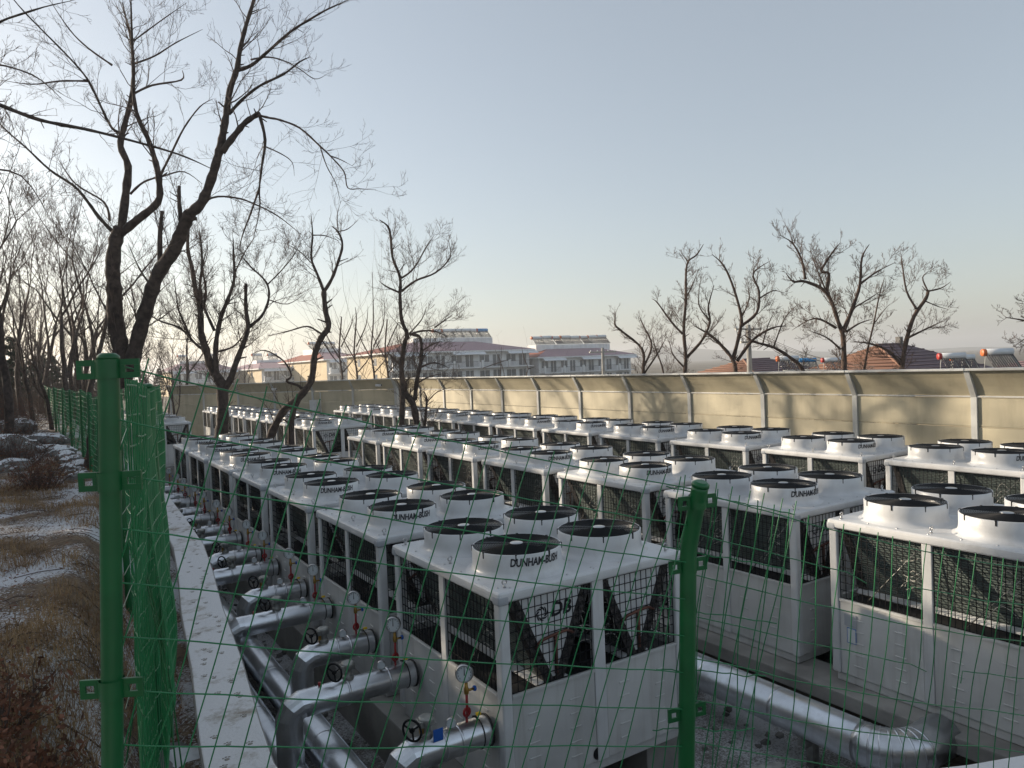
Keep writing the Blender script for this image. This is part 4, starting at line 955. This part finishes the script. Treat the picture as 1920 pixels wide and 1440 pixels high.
def apartment(label, corner, w, d, z_eave, z_ridge, z_par, nbal, hipl, roof_side='redroof', nsol=0, sol_label='', par=None, zb=YZ, gable='cream'):
    """corner = near left corner; the front runs along +X, the sunlit gable side runs along +Y"""
    x0, y0 = corner; o = empty('apartment_block', (x0, y0, zb), label, 'building')
    def Z(z): return z-zb
    he = Z(z_eave); ov = .9
    MB().box(0, 0, 0, w, d, he-.25).build('wall', M['bwall'], o)
    MB().box(-.03, -.02, 0, -.004, d, he-.25).build('gable_wall', M[gable], o)
    MB().box(-ov, -ov, he-.28, w+ov, d+ov, he).build('eaves', M['bwall'], o, bevel=.05, segs=1)
    hr = Z(z_ridge)
    a, b, c, e = (-ov, -ov, he), (w+ov, -ov, he), (w+ov, d+ov, he), (-ov, d+ov, he)
    r0, r1, r2, r3 = (hipl, d*.36, hr), (w-hipl, d*.36, hr), (w-hipl, d*.64, hr), (hipl, d*.64, hr)
    MB().add([a, b, r1, r0], [(0, 1, 2, 3)]).build('roof', M['purple'], o)
    MB().add([e, a, r0, r3], [(0, 1, 2, 3)]).build('roof_hip', M[roof_side], o)
    MB().add([c, e, r3, r2], [(0, 1, 2, 3)]).build('roof', M['purple'], o)
    MB().add([b, c, r2, r1], [(0, 1, 2, 3)]).build('roof_hip', M['purple'], o)
    pz = Z(z_par); px0, px1 = par or (hipl+1, w-hipl-1)
    MB().box(px0, d*.37, hr-.4, px1, d*.63, pz).build('parapet', M['bwall'], o, bevel=.04, segs=1)
    # storeys
    st = 2.75; nfl = int(he/st)
    bw = w/nbal
    for fl in range(nfl):
        zf = he-.25-st*(fl+1)
        for k in range(nbal):
            xk = k*bw
            wn_ = MB(); wn_.box(xk+.5, -.05, zf+.85, xk+bw*.46, -.004, zf+2.25)
            f = wn_.build('window', M['bwall'], o)
            for q in range(2):
                xa = xk+.5+.07+q*(bw*.46-.5)/2; xb = xa+(bw*.46-.5)/2-.12
                MB().box(xa, -.068, zf+.92, xb, -.052, zf+2.18).build('pane', M['glass'], f)
            dr = MB().box(xk+bw*.58, -.04, zf+.08, xk+bw*.88, -.004, zf+2.3).build('balcony_door', M['bwall'], o)
            for q in range(2):
                xa = xk+bw*.58+.07+q*bw*.15; MB().box(xa, -.056, zf+.16, xa+bw*.15-.14, -.042, zf+2.22).build('pane', M['glass'], dr)
            if fl < 2:
                sl = MB().box(xk+.15, -1.55, zf-.12, xk+bw-.15, -.002, zf+.05).build('balcony', M['bwall'], o)
                if fl == 0:
                    rl = MB(); rl.box(xk+.55, -1.5, zf+1.0, xk+bw-.55, -1.45, zf+1.06)
                    n_ = int((bw-1.1)/.22)
                    for q in range(n_+1): rl.box(xk+.55+q*.22, -1.49, zf+.06, xk+.58+q*.22, -1.46, zf+1.0)
                    rl.build('railing', M['rail'], sl)
                    MB().box(xk+.16, -1.53, zf+.052, xk+.52, -1.2, zf+1.25).build('pier', M['bwall'], sl)
                else:
                    MB().box(xk+.16, -1.54, zf+.052, xk+bw-.16, -1.42, zf+.95).build('parapet_front', M['bwall'], sl)
            else:
                pass
        for k in range(2):
            yk = d*(.25+.4*k); MB().box(-.06, yk, zf+.9, -.034, yk+1.3, zf+2.2).build('gable_window', M['glass'], o)
    # awning over part of the top storey
    for k in range(0, nbal, 2):
        MB().hexa([(k*bw+.3, -1.6, he-.75), (k*bw+bw*1.2, -1.6, he-.75), (k*bw+bw*1.2, -.9, he-.32), (k*bw+.3, -.9, he-.32), (k*bw+.3, -1.6, he-.69), (k*bw+bw*1.2, -1.6, he-.69), (k*bw+bw*1.2, -.9, he-.285), (k*bw+.3, -.9, he-.285)]).build('awning', M['tank'], o)
    for k in range(nsol):
        cap_ = ('orange', 'orange', 'tankred')[k % 3]
        sx = (px0+px1)/2+(px1-px0)*(-.12+.57*k/max(1, nsol-1)) if nsol == 6 else px0+1.2+k*(px1-px0-2.2)/max(1, nsol-1)
        solar((x0+sx, y0+d*.5, zb+pz), rg.uniform(-.15, .15), cap_, (sol_label if not (k == 5 and nsol == 6) else 'blue-tanked solar water heater ending the row on the larger apartment roof'), sol_label, 1.12+.1*rg.random(), 'tankblue' if k == 5 and nsol == 6 else 'tank')
    return o
apartment('white apartment block with purple roof and railed balconies, red hip at its cream gable', (47.9, 111.9), 28.0, 19.0, 6.9, 8.75, 9.5, 5, 7.5, nsol=6, sol_label='solar water heater on the roof of the larger white apartment block', par=(8.0, 24.5))
apartment('second white apartment block with purple roof and a row of solar heaters', (77.4, 111.0), 22.5, 12.0, 5.35, 6.9, 7.75, 5, 5.0, nsol=8, sol_label='solar water heater in the row on the second white apartment block', par=(2.6, 21.0), gable='bwall')
apartment('cream-gabled house block with red hip roof behind the end barrier', (49.4, 147), 9.0, 36.0, 6.8, 8.6, 9.4, 2, 2.8, nsol=3, sol_label='solar water heater on the cream-gabled block behind the end barrier', par=(2.0, 8.0))
apartment('distant purple-roofed block seen through the wood', (42.5, 172), 9.0, 34.0, 5.6, 7.2, 7.7, 2, 2.8, 'purple', nsol=2, sol_label='solar water heater on the distant purple-roofed block', par=(2.0, 8.0))
apartment('far pale block at the back of the wood', (26.0, 190), 14.0, 20.0, 5.8, 7.6, 8.2, 3, 3.0, 'purple', nsol=2, sol_label='solar water heater on the far pale block behind the wood', par=(3.0, 12.0))
# low houses on the right
def cottage(label, corner, w, d, z_eave, z_ridge, hip, side, chim=None):
    x0, y0 = corner; o = empty('house', (x0, y0, YZ), label, 'house'); he, hr = z_eave-YZ, z_ridge-YZ; ov = .35
    MB().box(0, 0, 0, w, d, he-.08).build('wall', M['cream'], o)
    MB().box(-ov, -ov, he-.1, w+ov, d+ov, he).build('eaves', M['bwall'], o)
    a, b, c, e = (-ov, -ov, he), (w+ov, -ov, he), (w+ov, d+ov, he), (-ov, d+ov, he); r0, r1 = (hip, d/2, hr), (w-hip, d/2, hr)
    MB().add([a, b, r1, r0], [(0, 1, 2, 3)]).build('roof', M['maroon'], o); MB().add([c, e, r0, r1], [(0, 1, 2, 3)]).build('roof', M['maroon'], o)
    MB().add([e, a, r0], [(0, 1, 2)]).build('roof_hip', M[side], o); MB().add([b, c, r1], [(0, 1, 2)]).build('roof_hip', M[side], o)
    # tile courses
    for k in range(1, 9):
        f = k/9; za = he+(hr-he)*f+.02
        xa, xb = -ov+(hip+ov)*f, w+ov-(hip+ov)*f; ya = -ov+(d/2+ov)*f
        MB().tube([(xa, ya, za), (xb, ya, za)], .035, 5).build('tile_course', M['maroon'], o)
        MB().tube([(xa, ya, za), (xa, d+ov-(d/2+ov)*f, za)], .03, 5).build('tile_course', M[side], o)
    MB().tube([r0, r1], .09, 6).build('ridge', M['maroon'], o); MB().tube([a, r0], .08, 6).build('ridge', M[side], o)
    for q in range(2):
        MB().box(w*(.2+.4*q), -.03, 1.0, w*(.2+.4*q)+1.2, -.004, 2.3).build('window', M['glass'], o)
    if chim: MB().box(chim-.15, d/2-.15, hr-.2, chim+.15, d/2+.15, hr+.45).build('chimney', M['stone'], o)
    return o
cottage('low house with orange hip and purple tiled roof beside the utility pole', (38.6, 31.0), 8.0, 6.4, 2.6, 3.75, 2.6, 'orangeroof')
cottage('house with large orange hip, purple tiled roof and small chimney behind the barrier', (38.6, 21.4), 8.6, 6.4, 2.75, 4.35, 2.8, 'orangeroof', chim=5.2)
cottage('house with dark purple tiled roof beyond the orange-capped solar heaters', (41.5, 13.6), 7.5, 5.5, 2.6, 3.55, 2.2, 'maroon')
for (px, py, D, cap_, rz, s_, tk) in ((1478, 692, 36, 'orange', -.6, .5, 'tank'), (1515, 690, 38, 'tankblue', -.6, .42, 'tankblue'), (1560, 692, 34, 'tankred', -.6, .42, 'tank'), (1786, 692, 30, 'tankred', -.65, .5, 'tank'), (1806, 691, 31, 'orange', -.65, .45, 'tank'), (1872, 688, 28, 'orange', -.65, .52, 'tank')):
    p = at(px, py+4, D)
    nm_ = {1478: 'orange-capped solar heater on a white stand by the leaning tree', 1515: 'blue-tanked solar heater behind the leaning trunk', 1560: 'small red-capped solar heater beside the largest bare tree', 1786: 'dark red-capped solar heater in front of the big orange-hipped house', 1806: 'orange-capped solar heater touching the dark red-capped one', 1872: 'lone orange-capped solar heater near the dark purple roof'}[px]
    base_h = p.z-YZ
    sh = empty('shed', (p.x-.2, p.y-.3, YZ), {1478: 'flat-roofed outbuilding under the orange-capped heater on a white stand', 1515: 'flat-roofed outbuilding under the blue-tanked heater', 1560: 'flat-roofed outbuilding under the small red-capped heater', 1786: 'flat-roofed outbuilding under the dark red-capped heater', 1806: 'flat-roofed outbuilding under the orange heater touching the dark red one', 1872: 'flat-roofed outbuilding under the lone orange-capped heater'}[px], 'shed')
    MB().box(-1.0, -1.2, 0, 1.1, 1.2, base_h-.12).build('wall', M['cream'], sh); MB().box(-1.1, -1.3, base_h-.12, 1.2, 1.3, base_h-.01).build('flat_roof', M['conc'], sh)
    solar(p, rz, cap_, nm_, 'solar heaters behind the barrier', s_, tk)
# utility poles and cables
def upole(px, ytop, D, label, arm):
    p = at(px, ytop, D); h = p.z-YZ; o = empty('utility_pole', (p.x, p.y, YZ), label, 'utility pole')
    MB().lathe([(.19, 0), (.12, h)], 14, close=True).build('shaft', M['conc'], o)
    for z, l in arm:
        MB().box(-l, -.05, h-z-.05, l, .05, h-z+.05).build('crossarm', M['iron'], o)
        for x in (-l*.9, -l*.4, l*.4, l*.9): MB().lathe([(.03, 0), (.05, .05), (.03, .12)], 8, (x, 0, h-z+.05), close=True).build('insulator', M['tank'], o)
    return p
pp = upole(1403, 609, 42, 'thick concrete utility pole rising among the trees behind the barrier', ((.25, 1.1), (1.0, .7)))
pq = upole(1130, 652, 60, 'slim concrete utility pole with crossarm before the second apartment block', ((.35, 1.4),))
for k in range(4):
    a = pp+Vector((.25*k-.4, 0, -.2-.25*(k % 2))); b = at(1640, 700-k*4, 32); b.z = max(b.z, 3.0)
    w = MB(); w.tube([a.lerp(b, f/12)-Vector((0, 0, .35*math.sin(f/12*math.pi))) for f in range(13)], .011, 4, False)
    w.build('power_cable', M['wire'], label='thin power cable sloping down from the thick utility pole', cat='cable', group='cables from the thick utility pole')
# far hills
hm = MB(); n = 60; v = []; f = []
for i in range(n+1):
    u = i/n; x = 700+u*1100; y = 1500-u*900; hgt = 4+26*math.exp(-((u-.36)/.10)**2)+10*math.exp(-((u-.5)/.12)**2)+4*mnoise.noise((u*14, 0, 0))
    dx, dy = .63, .77
    v += [(x-dx*200, y-dy*200, YZ-2), (x, y, max(0, hgt)), (x+dx*260, y+dy*260, max(0, hgt*.6)), (x+dx*600, y+dy*600, YZ-2)]
for i in range(n):
    for k in range(3): f.append((i*4+k, i*4+k+1, (i+1)*4+k+1, (i+1)*4+k))
hm.add(v, f, True); hm.build('hills', M['hill'], kind='structure')

# ------------------------------------------------------------------ dry grass, litter, brush, stones on the bank
def blade(mb, rg, p, h, lean):
    a = rg.uniform(0, 6.28); w = rg.uniform(.0015, .0032); d = Vector((math.cos(a), math.sin(a), 0)); sd = Vector((-d.y, d.x, 0))*w
    m1 = p+d*lean*.45+UPV*h*.75; tip = p+d*lean*1.2+UPV*h*rg.uniform(.5, 1.0)
    mb.add([p-sd, p+sd, m1+sd*.8, m1-sd*.8, tip], [(0, 1, 2, 3), (3, 2, 4)])
rg = random.Random(41); gm_ = MB(); n = 0; tries = 0
while n < 30000 and tries < 200000:
    tries += 1
    s = 2.2+18*rg.random()**1.5; te = t_edge(s); t = rg.uniform(-.06*s-.5, te-.12)
    pch = mnoise.noise((t*.9+5, s*.55, .3))+.35*mnoise.noise((t*3, s*2, 9))
    lim = .02 if t < fp_[0][0]+.5 else .12
    if pch < lim-.18*rg.random(): continue
    p = Vector((t, s, gz(t, s)-.005)); blade(gm_, rg, p, rg.uniform(.03, .13), rg.uniform(.03, .13)); n += 1
gm_.build('dry_grass', M['straw'], kind='stuff', label='matted dry straw-coloured grass over the bank', cat='grass')
lf = MB()
for i in range(5000):
    s = 2.2+16*rg.random()**1.4; te = t_edge(s); t = rg.uniform(-.06*s-.4, te-.08); r = rg.uniform(.008, .022)
    p = Vector((t, s, gz(t, s)+.004)); a = Vector((rg.uniform(-1, 1), rg.uniform(-1, 1), rg.uniform(-.3, .3))).normalized()*r; b = a.orthogonal().normalized()*r*.5; b.z *= .4
    lf.add([p-a, p+b, p+a, p-b], [(0, 1, 2, 3)])
lf.build('leaf_litter', M['deadleaf'], kind='stuff', label='fallen brown leaves and twigs strewn on the bank', cat='leaves')
tw = MB()
for i in range(260):
    s = 2.4+13*rg.random()**1.3; te = t_edge(s); t = rg.uniform(-.06*s-.3, te-.15); L = rg.uniform(.1, .45); a = rg.uniform(0, 6.28)
    p0 = Vector((t, s, gz(t, s)+.012)); p1 = Vector((t+L*math.cos(a), s+L*math.sin(a), 0))
    if p1.x > t_edge(p1.y)-.05: continue
    p1.z = gz(p1.x, p1.y)+.02; mid = p0.lerp(p1, .5)+Vector((0, 0, rg.uniform(.01, .05))); tw.tube(catmull([p0, mid, p1], 3), rg.uniform(.002, .005), 4, False)
tw.build('fallen_twigs', M['twig'], kind='stuff', label='thin fallen twigs lying on the snowy bank', cat='twigs')
def brush(name, p, r, h, n, label, seed, leaf=True, dens=1.0):
    rg = random.Random(seed); o = empty(name, p, label, 'bush'); st = MB(); lv = MB()
    for i in range(n):
        a = rg.uniform(0, 6.28); q = Vector((r*.35*rg.random()*math.cos(a), r*.35*rg.random()*math.sin(a), -.05)); d = Vector((math.cos(a)*.6, math.sin(a)*.6, rg.uniform(.5, 1.4))).normalized()
        tp = twig_path(rg, q, d, h*rg.uniform(.5, 1.1), 5, .1, .35); st.tube(tp, [.006*(1-.15*j) for j in range(6)], 4, False); sprout(st, rg, tp, h*.35, .003, 12*dens, 1, .1, .0015)
        if leaf:
            for _ in range(26):
                c = tp[rg.randint(1, 5)]+Vector((rg.uniform(-1, 1), rg.uniform(-1, 1), rg.uniform(-1, 1)))*h*.16; e = Vector((rg.uniform(-1, 1), rg.uniform(-1, 1), rg.uniform(-1, 1))).normalized()*rg.uniform(.012, .03); f = e.orthogonal().normalized()*e.length*.4
                lv.add([c-e, c+f, c+e, c-f], [(0, 1, 2, 3)])
    st.build('stems', M['twig'], o)
    if leaf: lv.build('dead_leaves', M['deadleaf'], o)
def on_bank(px, py, D): p = at(px, py, D); p.z = gz(p.x, p.y); return p
brush('dead_bush', on_bank(25, 1440, 3.1), .35, .32, 36, 'dense reddish-brown dead bush at the foot of the bank by the near post', 3)
brush('dead_bush', on_bank(-30, 1330, 3.6), .4, .38, 30, 'tangled dark brown bush just up the bank from the reddish bush', 4)
brush('dry_shrub', on_bank(75, 880, 12.0), .6, .75, 60, 'rounded dry brown shrub beside the stones on the bank', 5)
brush('dry_shrub', on_bank(35, 830, 15.0), .7, 1.0, 50, 'taller dark dry shrub behind the heap of grey stones', 6)
for i, (px, D, h) in enumerate(((-10, 22, 1.0), (20, 26, 1.1), (55, 24, .9), (70, 32, 1.3), (110, 34, 1.2), (5, 36, 1.5), (130, 44, 1.6), (40, 42, 1.5), (95, 48, 1.7))):
    brush('undergrowth_bush', on_bank(px, 780, D), 1.2, h*1.3, 36, 'brown leafless undergrowth bush among the trees of the wood', 20+i, True); col.objects[-1]
for o in list(col.objects):
    if o.name.startswith('undergrowth_bush'): o['group'] = 'undergrowth bushes in the wood'
# stones
def stone_mesh(seed, snow=False):
    bm = bmesh.new(); bmesh.ops.create_icosphere(bm, subdivisions=3, radius=1.0)
    for v in bm.verts:
        n_ = v.co.normalized(); k = 1+.28*mnoise.noise(n_*1.3+Vector((seed*7.1, 0, 0)))+.12*mnoise.noise(n_*3.1+Vector((0, seed*3.3, 0)))
        v.co = Vector((n_.x*k, n_.y*k*.8, n_.z*k*.62))
    me = bpy.data.meshes.new('stone'); bm.to_mesh(me); bm.free(); return me
SMS = [stone_mesh(i) for i in range(4)]
def snow_cap(me):
    bm = bmesh.new(); bm.from_mesh(me); dl = [f for f in bm.faces if f.normal.z < .75]; bmesh.ops.delete(bm, geom=dl, context='FACES')
    for v in bm.verts: v.co = v.co*1.03+Vector((0, 0, .015))
    m2 = bpy.data.meshes.new('snow_cap'); bm.to_mesh(m2); bm.free(); m2.polygons.foreach_set('use_smooth', [True]*len(m2.polygons)); return m2
SNC = [snow_cap(m_) for m_ in SMS]
sp_ = [(8, 815, 17, .55), (50, 800, 18, .35), (20, 850, 14.5, .30), (95, 815, 18.5, .25), (110, 830, 17.5, .28), (122, 845, 16.5, .24), (135, 858, 15.5, .26), (146, 872, 14.6, .25), (128, 872, 14.4, .18), (150, 895, 13.2, .2), (70, 790, 21, .3), (105, 800, 21, .3), (25, 780, 24, .5), (140, 885, 14.0, .16)]
for i, (px, py, D, r) in enumerate(sp_):
    p = on_bank(px, py, D); big = r > .5
    o = empty('stone', p+Vector((0, 0, r*.25)), 'large pale grey boulder at the edge of the wood' if i == 0 else 'snow-capped grey stone lying along the foot of the wire fence' if px > 90 else 'grey stone with a little snow beside the dry shrubs', 'stone', 'stones on the bank' if i else None, rot=(0, 0, rg.uniform(0, 6)))
    o.scale = (r*1.2, r*1.2, r)
    mk('rock', SMS[i % 4], M['stone'], o); mk('snow_cap', SNC[i % 4], M['cleansnow'], o)
# slab with a melting snow patch by the retaining wall
p = on_bank(305, 1225, 4.9); sl = empty('cement_slab', p, 'rough grey cement slab with a white snow patch beside the retaining wall', 'slab', rot=(0, 0, .4))
m_ = MB(); m_.lathe([(.36, -.05), (.34, .02), (.26, .05), (.1, .065), (.002, .066)], 22); 
for i, v in enumerate(m_.v): k = 1+.25*mnoise.noise(Vector(v)*4); m_.v[i] = Vector((v[0]*k, v[1]*k*.8, v[2]))
m_.build('slab', M['stone'], sl)
m_ = MB(); m_.lathe([(.17, .045), (.15, .075), (.09, .088), (.002, .09)], 20, (.10, -.12, 0))
for i, v in enumerate(m_.v): k = 1+.5*mnoise.noise(Vector(v)*6); m_.v[i] = Vector((.10+(v[0]-.10)*k, -.12+(v[1]+.12)*k*1.3, v[2]))
m_.build('snow_patch', M['cleansnow'], sl)

# ------------------------------------------------------------------ the thin winter haze over the place
hz = MB().box(-2600, -2600, -1.6, 2600, 2600, 42).build('haze', None, kind='stuff', label='thin pale winter haze hanging over the whole place', cat='haze')
hmat = bpy.data.materials.new('haze_air'); hmat.use_nodes = True; hn = hmat.node_tree.nodes; hn.remove(hn['Principled BSDF'])
pvn = hn.new('ShaderNodeVolumePrincipled'); pvn.inputs['Color'].default_value = (0.86, 0.88, 0.92, 1); pvn.inputs['Density'].default_value = 0.0007; pvn.inputs['Anisotropy'].default_value = 0.3
hmat.node_tree.links.new(pvn.outputs['Volume'], hn['Material Output'].inputs['Volume'])
hz.data.materials.append(hmat)
